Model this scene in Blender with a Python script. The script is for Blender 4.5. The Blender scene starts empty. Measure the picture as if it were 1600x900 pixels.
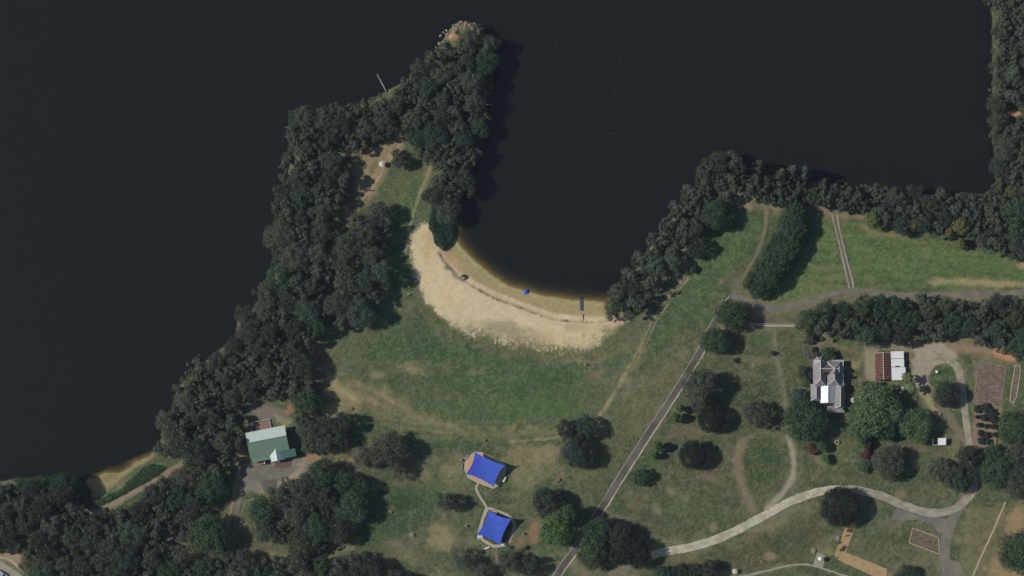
import bpy, math, random
import numpy as np
from mathutils import Vector, Matrix
R = math.radians
sc = bpy.context.scene
S = 0.25                      # metres per photo pixel
CAMX, CAMY, CAMH = (830-800)*S, (450-1150)*S, 900.0
ZL = 1.0                      # level of the flat land above the water

# ------------------------------------------------------------------ camera, sky, sun, exposure
cd = bpy.data.cameras.new('camera'); cam = bpy.data.objects.new('camera', cd); sc.collection.objects.link(cam)
cam.location = (CAMX, CAMY, ZL+CAMH); cam.rotation_euler = (0, 0, 0)
cd.sensor_width = 36; cd.lens = 36*CAMH/(1600*S); cd.shift_x = (0-CAMX)/(1600*S); cd.shift_y = (0-CAMY)/(1600*S)
cd.clip_start = 10; cd.clip_end = 6000
sc.camera = cam
SUN_E = 42
w = bpy.data.worlds.new('World'); sc.world = w; w.use_nodes = True
nt = w.node_tree; bg = nt.nodes['Background']; sky = nt.nodes.new('ShaderNodeTexSky'); sky.sky_type = 'NISHITA'
sky.sun_disc = False; sky.sun_elevation = R(SUN_E); sky.sun_rotation = R(270); sky.air_density = 1.3; sky.dust_density = 0.6; sky.ozone_density = 2.0
nt.links.new(sky.outputs[0], bg.inputs[0]); bg.inputs[1].default_value = 0.055
sl = bpy.data.lights.new('sun', 'SUN'); so = bpy.data.objects.new('sun', sl); sc.collection.objects.link(so)
sl.energy = 3.6; sl.angle = R(0.5); sl.color = (1.0, 0.95, 0.86); so.rotation_euler = (0, -R(90-SUN_E), 0)
sc.view_settings.view_transform = 'Standard'; sc.view_settings.look = 'None'; sc.view_settings.gamma = 1; sc.view_settings.exposure = 0.0
sc.cycles.max_bounces = 5; sc.cycles.transparent_max_bounces = 6; sc.cycles.diffuse_bounces = 2; sc.cycles.glossy_bounces = 2
sc.cycles.caustics_reflective = False; sc.cycles.caustics_refractive = False

# ------------------------------------------------------------------ helpers
def lin(c):
    c = np.asarray(c, float)/255.0
    return np.where(c <= 0.04045, c/12.92, ((c+0.055)/1.055)**2.4)
KE = 0.98                      # how bright a sunlit flat surface of albedo 1 renders
AIR = np.array([.0040, .0052, .0078])   # light scattered by the air between the ground and the camera
def C(*c): return tuple(np.clip((lin(c)-AIR)/KE, .004, 0.9))
def P(px, py): return ((px-800)*S, (450-py)*S)
def G(px, py, z):             # ground position of a point seen at photo pixel px,py whose height above the land is z
    x, y = P(px, py); k = 1 - z/CAMH
    return (CAMX+(x-CAMX)*k, CAMY+(y-CAMY)*k)

_rs = np.random.RandomState(7); _T = _rs.rand(256, 256)
def vnoise(x, y, s, o=0):
    x = np.asarray(x)/s+37.3*o; y = np.asarray(y)/s+91.7*o
    xi = np.floor(x).astype(int); yi = np.floor(y).astype(int); fx = x-xi; fy = y-yi
    fx = fx*fx*(3-2*fx); fy = fy*fy*(3-2*fy)
    a = _T[xi % 256, yi % 256]; b = _T[(xi+1) % 256, yi % 256]; c = _T[xi % 256, (yi+1) % 256]; d = _T[(xi+1) % 256, (yi+1) % 256]
    return (a*(1-fx)+b*fx)*(1-fy)+(c*(1-fx)+d*fx)*fy
def fbm(x, y, s, o=0, n=4):
    t = 0; a = 1; k = 0
    for i in range(n): t = t+a*vnoise(x, y, s/2**i, o+i*3); k += a; a *= 0.55
    return t/k
def pdist(x, y, poly, closed=True):     # signed (negative inside) distance in the polygon's units
    x = np.asarray(x, float); y = np.asarray(y, float); d = np.full(x.shape, 1e18); ins = np.zeros(x.shape, bool); n = len(poly)
    for i in range(n if closed else n-1):
        x0, y0 = poly[i]; x1, y1 = poly[(i+1) % n]; dx, dy = x1-x0, y1-y0
        t = np.clip(((x-x0)*dx+(y-y0)*dy)/(dx*dx+dy*dy+1e-12), 0, 1)
        d = np.minimum(d, (x-x0-t*dx)**2+(y-y0-t*dy)**2)
        if closed:
            c = ((y0 > y) != (y1 > y)); xx = x0+(y-y0)*dx/(dy if dy else 1e-12); ins ^= c & (x < xx)
    d = np.sqrt(d); return np.where(ins, -d, d) if closed else d
def sstep(a, b, v):
    t = np.clip((v-a)/(b-a), 0, 1); return t*t*(3-2*t)
def smooth(pts, n=8):                   # Catmull-Rom through the points
    p = [np.array(q, float) for q in pts]; p = [2*p[0]-p[1]]+p+[2*p[-1]-p[-2]]; out = []
    for i in range(1, len(p)-2):
        for k in range(n):
            t = k/n; a, b, c, d = p[i-1], p[i], p[i+1], p[i+2]
            out.append(0.5*((2*b)+(-a+c)*t+(2*a-5*b+4*c-d)*t*t+(-a+3*b-3*c+d)*t**3))
    out.append(p[-2]); return [tuple(q) for q in out]

def link(o, parent=None):
    sc.collection.objects.link(o)
    if parent is not None: o.parent = parent
    return o
def mesh(name, v, f, mats, parent=None, sm=False, mi=None):
    me = bpy.data.meshes.new(name); me.from_pydata([tuple(a) for a in v], [], f)
    for m in (mats if isinstance(mats, (list, tuple)) else [mats]): me.materials.append(m)
    if mi: me.polygons.foreach_set('material_index', mi)
    if sm: me.polygons.foreach_set('use_smooth', [True]*len(f))
    me.update(); return link(bpy.data.objects.new(name, me), parent)
def tag(o, label=None, cat=None, group=None, kind=None):
    if label: o['label'] = label
    if cat: o['category'] = cat
    if group: o['group'] = group
    if kind: o['kind'] = kind
    return o
def empty(name, loc, rz=0, label=None, cat=None, group=None):
    o = bpy.data.objects.new(name, None); sc.collection.objects.link(o); o.location = loc; o.rotation_euler.z = rz; o.empty_display_size = .5
    return tag(o, label, cat, group)
class MB:                                # collects shapes into one mesh
    def __init__(s): s.v = []; s.f = []
    def add(s, v, f): n = len(s.v); s.v += [tuple(a) for a in v]; s.f += [tuple(n+i for i in q) for q in f]; return s
    def box(s, c, d, rz=0, top=1.0):
        cx, cy, cz = c; a, b, h = d[0]/2, d[1]/2, d[2]/2; v = []
        for z, k in ((-h, 1), (h, top)):
            for x, y in ((-a, -b), (a, -b), (a, b), (-a, b)):
                x *= k; y *= k; v.append((cx+x*math.cos(rz)-y*math.sin(rz), cy+x*math.sin(rz)+y*math.cos(rz), cz+z))
        return s.add(v, [(3, 2, 1, 0), (4, 5, 6, 7), (0, 1, 5, 4), (1, 2, 6, 5), (2, 3, 7, 6), (3, 0, 4, 7)])
    def tube(s, pts, rad, n=8, cap=True):
        pts = [Vector(p) for p in pts]; v = []; f = []
        rad = rad if isinstance(rad, (list, tuple)) else [rad]*len(pts)
        for i, p in enumerate(pts):
            t = (pts[min(i+1, len(pts)-1)]-pts[max(i-1, 0)]).normalized()
            a = t.orthogonal().normalized() if abs(t.z) < .9 else Vector((1, 0, 0)); a = (a-t*a.dot(t)).normalized(); b = t.cross(a)
            for k in range(n):
                q = p+(a*math.cos(k*2*math.pi/n)+b*math.sin(k*2*math.pi/n))*rad[i]; v.append(q)
        for i in range(len(pts)-1):
            for k in range(n): f.append((i*n+k, i*n+(k+1) % n, (i+1)*n+(k+1) % n, (i+1)*n+k))
        if cap: f.append(tuple(range(n-1, -1, -1))); f.append(tuple((len(pts)-1)*n+k for k in range(n)))
        return s.add(v, f)
    def lathe(s, c, prof, n=16, a0=0):
        v = []; f = []
        for r, z in prof:
            for k in range(n): v.append((c[0]+r*math.cos(a0+k*2*math.pi/n), c[1]+r*math.sin(a0+k*2*math.pi/n), c[2]+z))
        for i in range(len(prof)-1):
            for k in range(n): f.append((i*n+k, i*n+(k+1) % n, (i+1)*n+(k+1) % n, (i+1)*n+k))
        f.append(tuple(range(n-1, -1, -1))); f.append(tuple((len(prof)-1)*n+k for k in range(n)))
        return s.add(v, f)
    def prism(s, poly, z0, z1):
        n = len(poly); ar = sum(poly[i][0]*poly[(i+1) % n][1]-poly[(i+1) % n][0]*poly[i][1] for i in range(n))
        if ar < 0: poly = poly[::-1]
        v = [(x, y, z0) for x, y in poly]+[(x, y, z1) for x, y in poly]
        return s.add(v, [tuple(range(n-1, -1, -1)), tuple(range(n, 2*n))]+[(i, (i+1) % n, n+(i+1) % n, n+i) for i in range(n)])
    def build(s, name, mat, parent=None, sm=False): return mesh(name, s.v, s.f, mat, parent, sm)

# ------------------------------------------------------------------ materials
def mat(name, col, rough=.85, metal=0, var=.15, scale=2.0, bump=0, stripes=None, spec=.3, rnd=0, col2=None, c2s=.3):
    m = bpy.data.materials.new(name); m.use_nodes = True; t = m.node_tree; b = t.nodes['Principled BSDF']
    b.inputs['Roughness'].default_value = rough; b.inputs['Metallic'].default_value = metal; b.inputs['Specular IOR Level'].default_value = spec
    tc = t.nodes.new('ShaderNodeTexCoord'); n = t.nodes.new('ShaderNodeTexNoise'); n.inputs['Scale'].default_value = scale; n.inputs['Detail'].default_value = 6
    t.links.new(tc.outputs['Object'], n.inputs['Vector'])
    mx = t.nodes.new('ShaderNodeMix'); mx.data_type = 'RGBA'
    a = [max(0, x*(1-var*1.6)) for x in col]; c = [min(1, x*(1+var*1.6)) for x in col]
    mx.inputs[6].default_value = (*a, 1); mx.inputs[7].default_value = (*c, 1); t.links.new(n.outputs['Fac'], mx.inputs[0]); out = mx.outputs[2]
    if col2:
        n2 = t.nodes.new('ShaderNodeTexNoise'); n2.inputs['Scale'].default_value = c2s; n2.inputs['Detail'].default_value = 5; t.links.new(tc.outputs['Object'], n2.inputs['Vector'])
        rp = t.nodes.new('ShaderNodeMapRange'); rp.inputs[1].default_value = .42; rp.inputs[2].default_value = .62; t.links.new(n2.outputs['Fac'], rp.inputs[0])
        m2 = t.nodes.new('ShaderNodeMix'); m2.data_type = 'RGBA'; t.links.new(rp.outputs[0], m2.inputs[0]); t.links.new(out, m2.inputs[6]); m2.inputs[7].default_value = (*col2, 1); out = m2.outputs[2]
    if stripes:                          # (scale, strength, axis)
        wv = t.nodes.new('ShaderNodeTexWave'); wv.bands_direction = stripes[2]; wv.inputs['Scale'].default_value = stripes[0]; wv.inputs['Distortion'].default_value = stripes[3] if len(stripes) > 3 else .3
        t.links.new(tc.outputs['Object'], wv.inputs['Vector'])
        mr = t.nodes.new('ShaderNodeMapRange'); mr.inputs[3].default_value = 1-stripes[1]; mr.inputs[4].default_value = 1+stripes[1]*.5; t.links.new(wv.outputs['Fac'], mr.inputs[0])
        h = t.nodes.new('ShaderNodeVectorMath'); h.operation = 'SCALE'; t.links.new(out, h.inputs[0]); t.links.new(mr.outputs[0], h.inputs['Scale']); out = h.outputs[0]
    if rnd:
        oi = t.nodes.new('ShaderNodeObjectInfo'); hs = t.nodes.new('ShaderNodeHueSaturation')
        mr = t.nodes.new('ShaderNodeMapRange'); mr.inputs[3].default_value = 1-rnd; mr.inputs[4].default_value = 1+rnd; t.links.new(oi.outputs['Random'], mr.inputs[0]); t.links.new(mr.outputs[0], hs.inputs['Value'])
        m3 = t.nodes.new('ShaderNodeMath'); m3.operation = 'MULTIPLY'; m3.inputs[1].default_value = 7.31; t.links.new(oi.outputs['Random'], m3.inputs[0])
        m4 = t.nodes.new('ShaderNodeMath'); m4.operation = 'FRACT'; t.links.new(m3.outputs[0], m4.inputs[0])
        m5 = t.nodes.new('ShaderNodeMapRange'); m5.inputs[3].default_value = .455; m5.inputs[4].default_value = .515; t.links.new(m4.outputs[0], m5.inputs[0]); t.links.new(m5.outputs[0], hs.inputs['Hue'])
        t.links.new(out, hs.inputs['Color']); out = hs.outputs[0]
    t.links.new(out, b.inputs['Base Color'])
    if bump:
        bp = t.nodes.new('ShaderNodeBump'); bp.inputs['Strength'].default_value = bump; bp.inputs['Distance'].default_value = .1; t.links.new(n.outputs['Fac'], bp.inputs['Height']); t.links.new(bp.outputs[0], b.inputs['Normal'])
    return m
def leafmat(name, c, rnd=.18, trans=.25):
    m = mat(name, c, rough=.75, var=.22, scale=.35, spec=.16, rnd=rnd)
    t = m.node_tree; b = t.nodes['Principled BSDF']; src = b.inputs['Base Color'].links[0].from_socket
    tr = t.nodes.new('ShaderNodeBsdfTranslucent'); t.links.new(src, tr.inputs[0]); mx = t.nodes.new('ShaderNodeMixShader'); mx.inputs[0].default_value = trans
    t.links.new(b.outputs[0], mx.inputs[1]); t.links.new(tr.outputs[0], mx.inputs[2]); t.links.new(mx.outputs[0], t.nodes['Material Output'].inputs[0])
    return m
M = dict(
 gum=leafmat('gum_leaves', (.100, .130, .092), .22), dense=leafmat('dense_leaves', (.080, .130, .070), .18), fig=leafmat('fig_leaves', (.032, .050, .036), .08),
 dark=leafmat('dark_leaves', (.068, .094, .072)), bright=leafmat('bright_leaves', (.125, .245, .080), .1), sparse=leafmat('brown_green_leaves', (.14, .15, .112)),
 yellow=leafmat('yellow_green_leaves', (.23, .25, .10), .1), lime=leafmat('fresh_leaves', (.108, .172, .080)), red=leafmat('red_leaves', (.20, .115, .085), .1), blue=leafmat('blue_green_leaves', (.075, .115, .11)),
 teal=leafmat('reed_blades', (.060, .125, .098)), frond=leafmat('palm_fronds', (.13, .19, .085)), weed=leafmat('bank_plants', (.07, .125, .07)),
 bark=mat('bark', (.13, .105, .085), var=.3, scale=6, bump=.5), dead=mat('dead_wood', (.26, .25, .23), var=.3, scale=5),
 asphalt=mat('asphalt', C(104, 100, 98), var=.18, scale=1.5, col2=C(82, 79, 77), c2s=.12), asphalt2=mat('old_asphalt', C(110, 108, 102), var=.18, scale=1.0, col2=C(126, 120, 108), c2s=.25),
 gravel=mat('pale_gravel', C(188, 182, 163), var=.18, scale=1.2, col2=C(160, 153, 134), c2s=.5), gravel2=mat('grey_gravel', C(158, 152, 136), var=.16, scale=1.2, col2=C(138, 132, 117), c2s=.35),
 track=mat('earth_track', C(124, 113, 98), var=.15, scale=1.0, col2=C(112, 106, 86), c2s=.3), concrete=mat('concrete', C(176, 165, 142), var=.1, scale=2), kerb=mat('kerb_stone', C(150, 144, 128), var=.25, scale=2.5),
 salmon=mat('softfall_rubber', C(196, 158, 128), var=.08, scale=2), darkpad=mat('green_softfall', C(74, 84, 72), var=.12), sandpit=mat('pit_sand', C(170, 146, 108), var=.1, scale=1.5, col2=C(158, 134, 98), c2s=.5, bump=.3),
 slate=mat('slate_roof', C(142, 139, 142), var=.16, scale=3, stripes=(1.6, .10, 'Y'), rough=.6, col2=C(124, 121, 124), c2s=.8), slate2=mat('brown_slate', C(112, 98, 98), var=.12, scale=3, rough=.6), cap=mat('white_capping', (.58, .58, .57), var=.05),
 zinc=mat('zinc_sheet', (.50, .53, .53), rough=.42, metal=.35, var=.05, scale=.6, stripes=(2.2, .06, 'X', 0)), bluegrey=mat('blue_grey_sheet', (.28, .33, .34), rough=.5, metal=.2, var=.06),
 whitesheet=mat('white_sheet', (.80, .82, .82), rough=.5, var=.06, scale=.5, stripes=(1.6, .05, 'X', 0)), rust=mat('rusty_iron', C(84, 50, 48), var=.2, scale=1.5, col2=C(104, 68, 62), c2s=.6),
 greenroof=mat('green_sheet', C(104, 130, 113), rough=.6, metal=0, var=.07, scale=.5, stripes=(1.2, .06, 'X', 0)), litroof=mat('sunlit_green_sheet', C(192, 206, 200), rough=.45, var=.03, scale=.5, stripes=(1.2, .05, 'X', 0)),  # second sheet: green roof with the brightness of light painted into its colour
 darkgreen=mat('dark_green_sheet', C(78, 108, 104), rough=.55, var=.06, stripes=(1.4, .1, 'X', 0)), chim=mat('sooty_brick', C(84, 74, 72), var=.2, scale=3),
 brick=mat('brick', C(150, 98, 76), var=.2, scale=3), stone=mat('wall_stone', C(170, 158, 138), var=.15), render=mat('cream_wall', (.55, .52, .46), var=.06), deck=mat('deck_boards', C(138, 116, 102), var=.08, stripes=(2.4, .12, 'Y', .1)),
 glass=mat('window_glass', (.03, .04, .05), rough=.1, var=0, spec=.6), wood=mat('timber', (.16, .11, .08), var=.2), white=mat('white_paint', (.75, .75, .73), var=.04), cream=mat('cream_fabric', (.62, .56, .47), var=.05),
 sail=mat('blue_shade_cloth', (.040, .095, .47), rough=.8, var=.12, scale=.7, col2=(.050, .105, .56), c2s=.35), sail2=mat('violet_blue_shade_cloth', (.055, .075, .50), rough=.8, var=.08, scale=.6), steel=mat('grey_steel', (.25, .26, .27), rough=.45, metal=.6, var=.05),
 rock=mat('pale_rock', C(150, 138, 118), var=.35, scale=1.5, rnd=.35), darkrock=mat('dark_hole', (.035, .03, .028), var=.2), soil=mat('garden_soil', C(112, 92, 84), var=.22, scale=1.3, stripes=(.32, .22, 'Y', 5.0), col2=C(128, 116, 104), c2s=.5),
 soil2=mat('bed_soil', C(120, 104, 90), var=.2, scale=1.5, col2=C(90, 84, 66), c2s=.7), redpaint=mat('dark_red_paint', (.10, .035, .04), var=.1), green_plastic=mat('green_plastic', (.04, .12, .07), rough=.5), mat_rubber=mat('grey_blue_mesh', C(72, 86, 96), var=.25, stripes=(1.2, .4, 'Y', .2)),
 carpaint=mat('silver_car_paint', (.5, .54, .6), rough=.3, metal=.5, var=.03), tyre=mat('tyre_rubber', (.02, .02, .02), var=.1), redbrick=mat('dark_brick_paving', C(104, 84, 80), var=.15, scale=2),
)

# ------------------------------------------------------------------ terrain
SHORE = [(-9000, 760), (-300, 756), (0, 752), (20, 749), (60, 748), (100, 750), (128, 752), (146, 748), (165, 740), (192, 737), (214, 722), (233, 713), (246, 700), (252, 672), (268, 642), (277, 606),
 (305, 572), (336, 551), (368, 527), (372, 497), (400, 478), (416, 447), (433, 415), (434, 372), (436, 322), (446, 284), (458, 235), (455, 205), (460, 180), (502, 176), (548, 166), (594, 148),
 (640, 122), (676, 82), (694, 58), (706, 40), (728, 31), (746, 38), (756, 62), (764, 90), (764, 125), (758, 165), (752, 205), (746, 234), (734, 270), (720, 312), (708, 345), (706, 366), (714, 380), (726, 394),
 (742, 410), (766, 430), (794, 446), (822, 456), (850, 463), (882, 467), (915, 470), (948, 472), (960, 466), (972, 450), (992, 420), (1016, 388), (1042, 350), (1066, 316), (1090, 290), (1106, 272),
 (1134, 268), (1164, 278), (1202, 290), (1250, 296), (1300, 297), (1340, 294), (1382, 304), (1450, 309), (1500, 312), (1546, 307), (1562, 292), (1556, 268), (1553, 200), (1551, 100), (1551, 0),
 (1551, -400), (1551, -9000), (9000, -9000), (9000, 9000), (-9000, 9000)]
def sdist(px, py):                       # photo px: negative on land
    return pdist(px, py, SHORE) + (fbm(px, py, 22, 5, 4)-.5)*6
BEACH = [(655, 346), (640, 385), (643, 430), (664, 472), (700, 506), (745, 531), (800, 547), (860, 553), (912, 555), (942, 542), (966, 516), (985, 500), (975, 470), (900, 440), (800, 410), (720, 340), (690, 350)]
BEACH2 = [(134, 745), (190, 722), (240, 703), (238, 716), (212, 730), (190, 746), (170, 764), (150, 776), (136, 768)]
def height(px, py):
    d = sdist(px, py)
    b = np.minimum(pdist(px, py, [(640, 340), (720, 330), (980, 440), (1000, 520), (900, 560), (640, 520)]), pdist(px, py, BEACH2))
    soft = 1-sstep(0, 25, b)
    land = ZL*sstep(0, 1, np.clip(-d, 0, None)/(14+30*soft))
    bed = -np.clip(d, 0, None)*(.10-.074*soft)
    return np.where(d < 0, land, np.clip(bed, -5, 0))
def hz(x, y):
    return float(height(np.array([x/S+800]), np.array([450-y/S]))[0])

ST = 2.0                                 # grid step in photo px
far = [60, 140, 300, 700, 1600, 4000, 8000]
gx = np.concatenate([[-f-20 for f in far[::-1]], np.arange(-20, 1620.1, ST), [1620+f for f in far]])
gy = np.concatenate([[-f-20 for f in far[::-1]], np.arange(-20, 920.1, ST), [920+f for f in far]])
X, Y = np.meshgrid(gx, gy); HH = height(X, Y); DS = sdist(X, Y)
nx, ny = len(gx), len(gy)
def gridmesh(name, Z, material, cols=None, attr=None):
    me = bpy.data.meshes.new(name); v = np.stack([(X-800)*S, (450-Y)*S, Z], -1).reshape(-1, 3)
    i = np.arange(nx*ny).reshape(ny, nx); q = np.stack([i[1:, :-1], i[1:, 1:], i[:-1, 1:], i[:-1, :-1]], -1).reshape(-1, 4)
    me.vertices.add(len(v)); me.vertices.foreach_set('co', v.ravel()); me.loops.add(q.size); me.loops.foreach_set('vertex_index', q.ravel())
    me.polygons.add(len(q)); me.polygons.foreach_set('loop_start', np.arange(0, q.size, 4)); me.polygons.foreach_set('use_smooth', np.ones(len(q), bool)); me.update(calc_edges=True); me.validate()
    if cols is not None:
        a = me.color_attributes.new('soil', 'FLOAT_COLOR', 'POINT'); a.data.foreach_set('color', np.concatenate([cols, np.ones(cols.shape[:2]+(1,))], -1).astype(np.float32).ravel())
    if attr is not None:
        a = me.attributes.new('depth', 'FLOAT', 'POINT'); a.data.foreach_set('value', attr.astype(np.float32).ravel())
    me.materials.append(material); return link(bpy.data.objects.new(name, me))

# albedo of the ground: grass, dry grass, sand, earth (colours the surfaces themselves have)
rs0 = np.random.RandomState(3); white = rs0.rand(*X.shape); n1 = fbm(X, Y, 90, 1, 5); n2 = fbm(X, Y, 26, 2, 4); n3 = fbm(X, Y, 9, 3, 3); n4 = vnoise(X, Y, 3.2, 8)
def cc(*c):
    c = np.array(c, float); L = c.mean()
    if c[1] >= c[0] and L < 92: c = c*(1+.25*min(1, (92-L)/28)); c = (c*.92+c.mean()*.08)*np.array([1.02, 1.0, .97])
    elif c[0] > c[1] and 80 < L < 132: c = c*1.18
    return np.array(C(*c))
green = cc(60, 74, 55); dry = cc(101, 97, 77)
f0 = np.clip((n1-.45)*2.6+(n2-.5)*1.5+(n3-.5)*.9+.24, 0, 1)[..., None]
COL = green*(1-f0)+dry*f0
def blend(mask, col, jit=0):
    global COL
    COL = COL*(1-mask[..., None])+cc(*col)*mask[..., None]
def area(poly, col, soft=12, rough=14, k=1.0, speck=0.0, scale=None):
    xs = [p[0] for p in poly]; ys = [p[1] for p in poly]; m = soft+rough+4
    i0, i1 = np.searchsorted(gy, min(ys)-m), np.searchsorted(gy, max(ys)+m); j0, j1 = np.searchsorted(gx, min(xs)-m), np.searchsorted(gx, max(xs)+m)
    sl_ = (slice(i0, i1), slice(j0, j1)); x, y = X[sl_], Y[sl_]
    if x.size == 0: return
    d = pdist(x, y, poly)+(fbm(x, y, scale or max(rough*1.6, 4), 11, 4)-.5)*rough*2
    a = k*(1-sstep(-soft, soft*.3, d))*np.clip(1-speck*2*(1-n3[sl_]*1.0-n4[sl_]*.35+.0)**1.0, 0, 1) if speck else k*(1-sstep(-soft, soft*.3, d))
    COL[sl_] = COL[sl_]*(1-a[..., None])+cc(*col)*a[..., None]
def ell(cx, cy, rx, ry, col, k=.8, rot=0, speck=0, soft=None, rough=None):
    a = np.linspace(0, 2*math.pi, 17)[:-1]; c, s = math.cos(rot), math.sin(rot)
    poly = [(cx+rx*math.cos(t)*c-ry*math.sin(t)*s, cy+rx*math.cos(t)*s+ry*math.sin(t)*c) for t in a]; r = min(rx, ry)
    area(poly, col, soft if soft is not None else r*.7, rough if rough is not None else r*.5, k, speck)
def line(pts, wd, col, k=.9, soft=2.5, rough=2.5, sm=True, speck=0):
    if sm: pts = smooth(pts, 5)
    xs = [p[0] for p in pts]; ys = [p[1] for p in pts]; m = wd+soft+rough+4
    i0, i1 = np.searchsorted(gy, min(ys)-m), np.searchsorted(gy, max(ys)+m); j0, j1 = np.searchsorted(gx, min(xs)-m), np.searchsorted(gx, max(xs)+m)
    sl_ = (slice(i0, i1), slice(j0, j1)); x, y = X[sl_], Y[sl_]
    if x.size == 0: return
    d = pdist(x, y, pts, False)-wd/2+(fbm(x, y, 10, 13, 3)-.5)*rough*2
    a = k*(1-sstep(-soft, soft, d))
    if speck: a = a*np.clip(1-speck*(1-n4[sl_])*1.6, 0, 1)
    COL[sl_] = COL[sl_]*(1-a[..., None])+cc(*col)*a[..., None]

# --- broad grass tones
area([(500, 520), (620, 500), (700, 540), (800, 560), (930, 570), (1000, 640), (980, 700), (850, 700), (700, 690), (560, 690), (500, 640)], (68, 82, 60), 20, 24, .75)
ell(660, 545, 95, 22, (50, 72, 52), .8, .05); ell(600, 548, 40, 14, (60, 76, 56), .7)
ell(820, 590, 120, 26, (52, 74, 52), .8, .05); ell(760, 640, 140, 24, (62, 84, 56), .75); ell(840, 630, 80, 26, (64, 86, 56), .6); ell(690, 600, 60, 12, (54, 72, 54), .6, .2)
ell(720, 655, 90, 14, (56, 76, 52), .7, .1); ell(860, 610, 60, 18, (54, 76, 52), .6)
area([(500, 585), (560, 590), (600, 600), (680, 650), (760, 672), (870, 668), (880, 690), (760, 690), (640, 672), (560, 650), (505, 630)], (108, 102, 78), 14, 12, .75, .3)
line([(515, 575), (560, 600), (610, 622), (660, 650), (720, 664)], 14, (118, 108, 85), .5, 9, 9, speck=.5)
ell(640, 576, 30, 13, (112, 108, 82), .7, 0, .4, 8, 12); ell(590, 585, 14, 9, (118, 112, 86), .7); ell(745, 583, 22, 7, (108, 100, 82), .6); ell(790, 590, 22, 6, (104, 100, 78), .5)
ell(535, 620, 30, 22, (128, 118, 88), .8, .4, .25); ell(520, 640, 20, 14, (120, 112, 82), .7)
for yy, kk in ((664, .5), (674, .6), (684, .45), (656, .4)): line([(600, yy-10), (700, yy+2), (800, yy+3), (880, yy)], 4, (116, 110, 84), kk, 3, 3, speck=.4)
ell(700, 695, 80, 12, (58, 76, 54), .6); ell(820, 720, 50, 30, (112, 106, 80), .7, 0, .4); ell(700, 720, 35, 20, (92, 90, 70), .6); ell(850, 705, 30, 10, (116, 108, 82), .6)
ell(935, 582, 26, 16, (98, 90, 74), .8, -.3, .2); ell(980, 572, 6, 6, (150, 134, 98), .9); ell(966, 548, 22, 12, (108, 106, 78), .7, -.5, .3); ell(968, 570, 20, 8, (60, 92, 58), .6)
area([(955, 520), (990, 500), (1060, 440), (1080, 440), (1010, 540), (960, 600), (930, 600)], (62, 80, 58), 12, 14, .6)
area([(1000, 600), (1050, 530), (1120, 440), (1180, 380), (1195, 340), (1150, 330), (1100, 370), (1060, 430), (1000, 540)], (58, 78, 54), 12, 12, .75)
ell(1045, 520, 30, 12, (84, 98, 66), .6, -.9); ell(1140, 400, 20, 45, (70, 92, 58), .6, .5); ell(1175, 345, 20, 20, (56, 80, 54), .7); ell(1100, 480, 24, 30, (62, 84, 56), .5, .5)
area([(930, 660), (1000, 600), (1080, 560), (1040, 620), (960, 740), (920, 790), (900, 760)], (88, 90, 66), 14, 12, .6)
ell(1000, 650, 20, 40, (94, 94, 70), .5, .6); ell(950, 720, 35, 50, (74, 82, 60), .6, .4)
line([(1066, 436), (1040, 470), (1015, 505), (1003, 535), (990, 560), (970, 595), (945, 635), (925, 660), (905, 668)], 3.5, (124, 112, 92), .75, 2.5, 2.5, speck=.3)
line([(1050, 455), (1022, 490), (1008, 520)], 8, (98, 98, 76), .6, 5, 4, speck=.3); line([(945, 650), (930, 670), (915, 690)], 3, (116, 112, 88), .5)
# fields east
area([(1272, 330), (1300, 345), (1310, 390), (1326, 450), (1260, 470), (1200, 480), (1190, 465), (1240, 420), (1268, 370)], (96, 114, 74), 6, 5, .95)
area([(1314, 338), (1350, 345), (1420, 362), (1500, 385), (1600, 405), (1640, 408), (1640, 450), (1470, 452), (1345, 452), (1330, 440)], (82, 104, 66), 6, 6, .95)
sel = (X > 1195) & (X < 1640) & (Y > 325) & (Y < 480)
st = fbm(X+Y*.9*0, Y+X*.17, 7, 4, 3)*0; xr = X*.985+Y*.17; yr = -X*.10+Y
stn = fbm(xr/9, yr, 4.5, 21, 4); a_ = np.where(sel & (COL[..., 1] > COL[..., 0]*1.2), np.clip((stn-.5)*1.7, -.4, .6), 0)[..., None]
COL = np.where(a_ > 0, COL*(1-a_)+cc(112, 122, 80)*a_, COL*(1+a_*.5))
line([(1452, 440), (1500, 440), (1560, 444), (1640, 446)], 9, (138, 126, 96), .9, 4, 5, speck=.15); ell(1380, 440, 45, 8, (70, 84, 58), .6)
ell(1600, 412, 14, 12, (140, 120, 98), .8)
area([(1190, 488), (1260, 484), (1340, 466), (1340, 475), (1270, 484), (1250, 512), (1190, 508)], (100, 102, 76), 6, 5, .8)
line([(1340, 464), (1480, 466), (1600, 468)], 9, (112, 102, 86), .7, 4, 4)
line([(1170, 322), (1130, 300), (1140, 302), (1190, 315), (1215, 325)], 10, (128, 112, 92), .8, 6, 5, speck=.2); line([(1272, 322), (1300, 334), (1345, 338)], 10, (122, 104, 86), .85, 5, 5)
line([(1345, 352), (1375, 366), (1420, 368)], 6, (116, 102, 82), .8, 4, 4)
line([(1095, 358), (1085, 370), (1072, 385), (1070, 410), (1080, 425)], 9, (126, 118, 94), .75, 5, 6, speck=.3)
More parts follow.
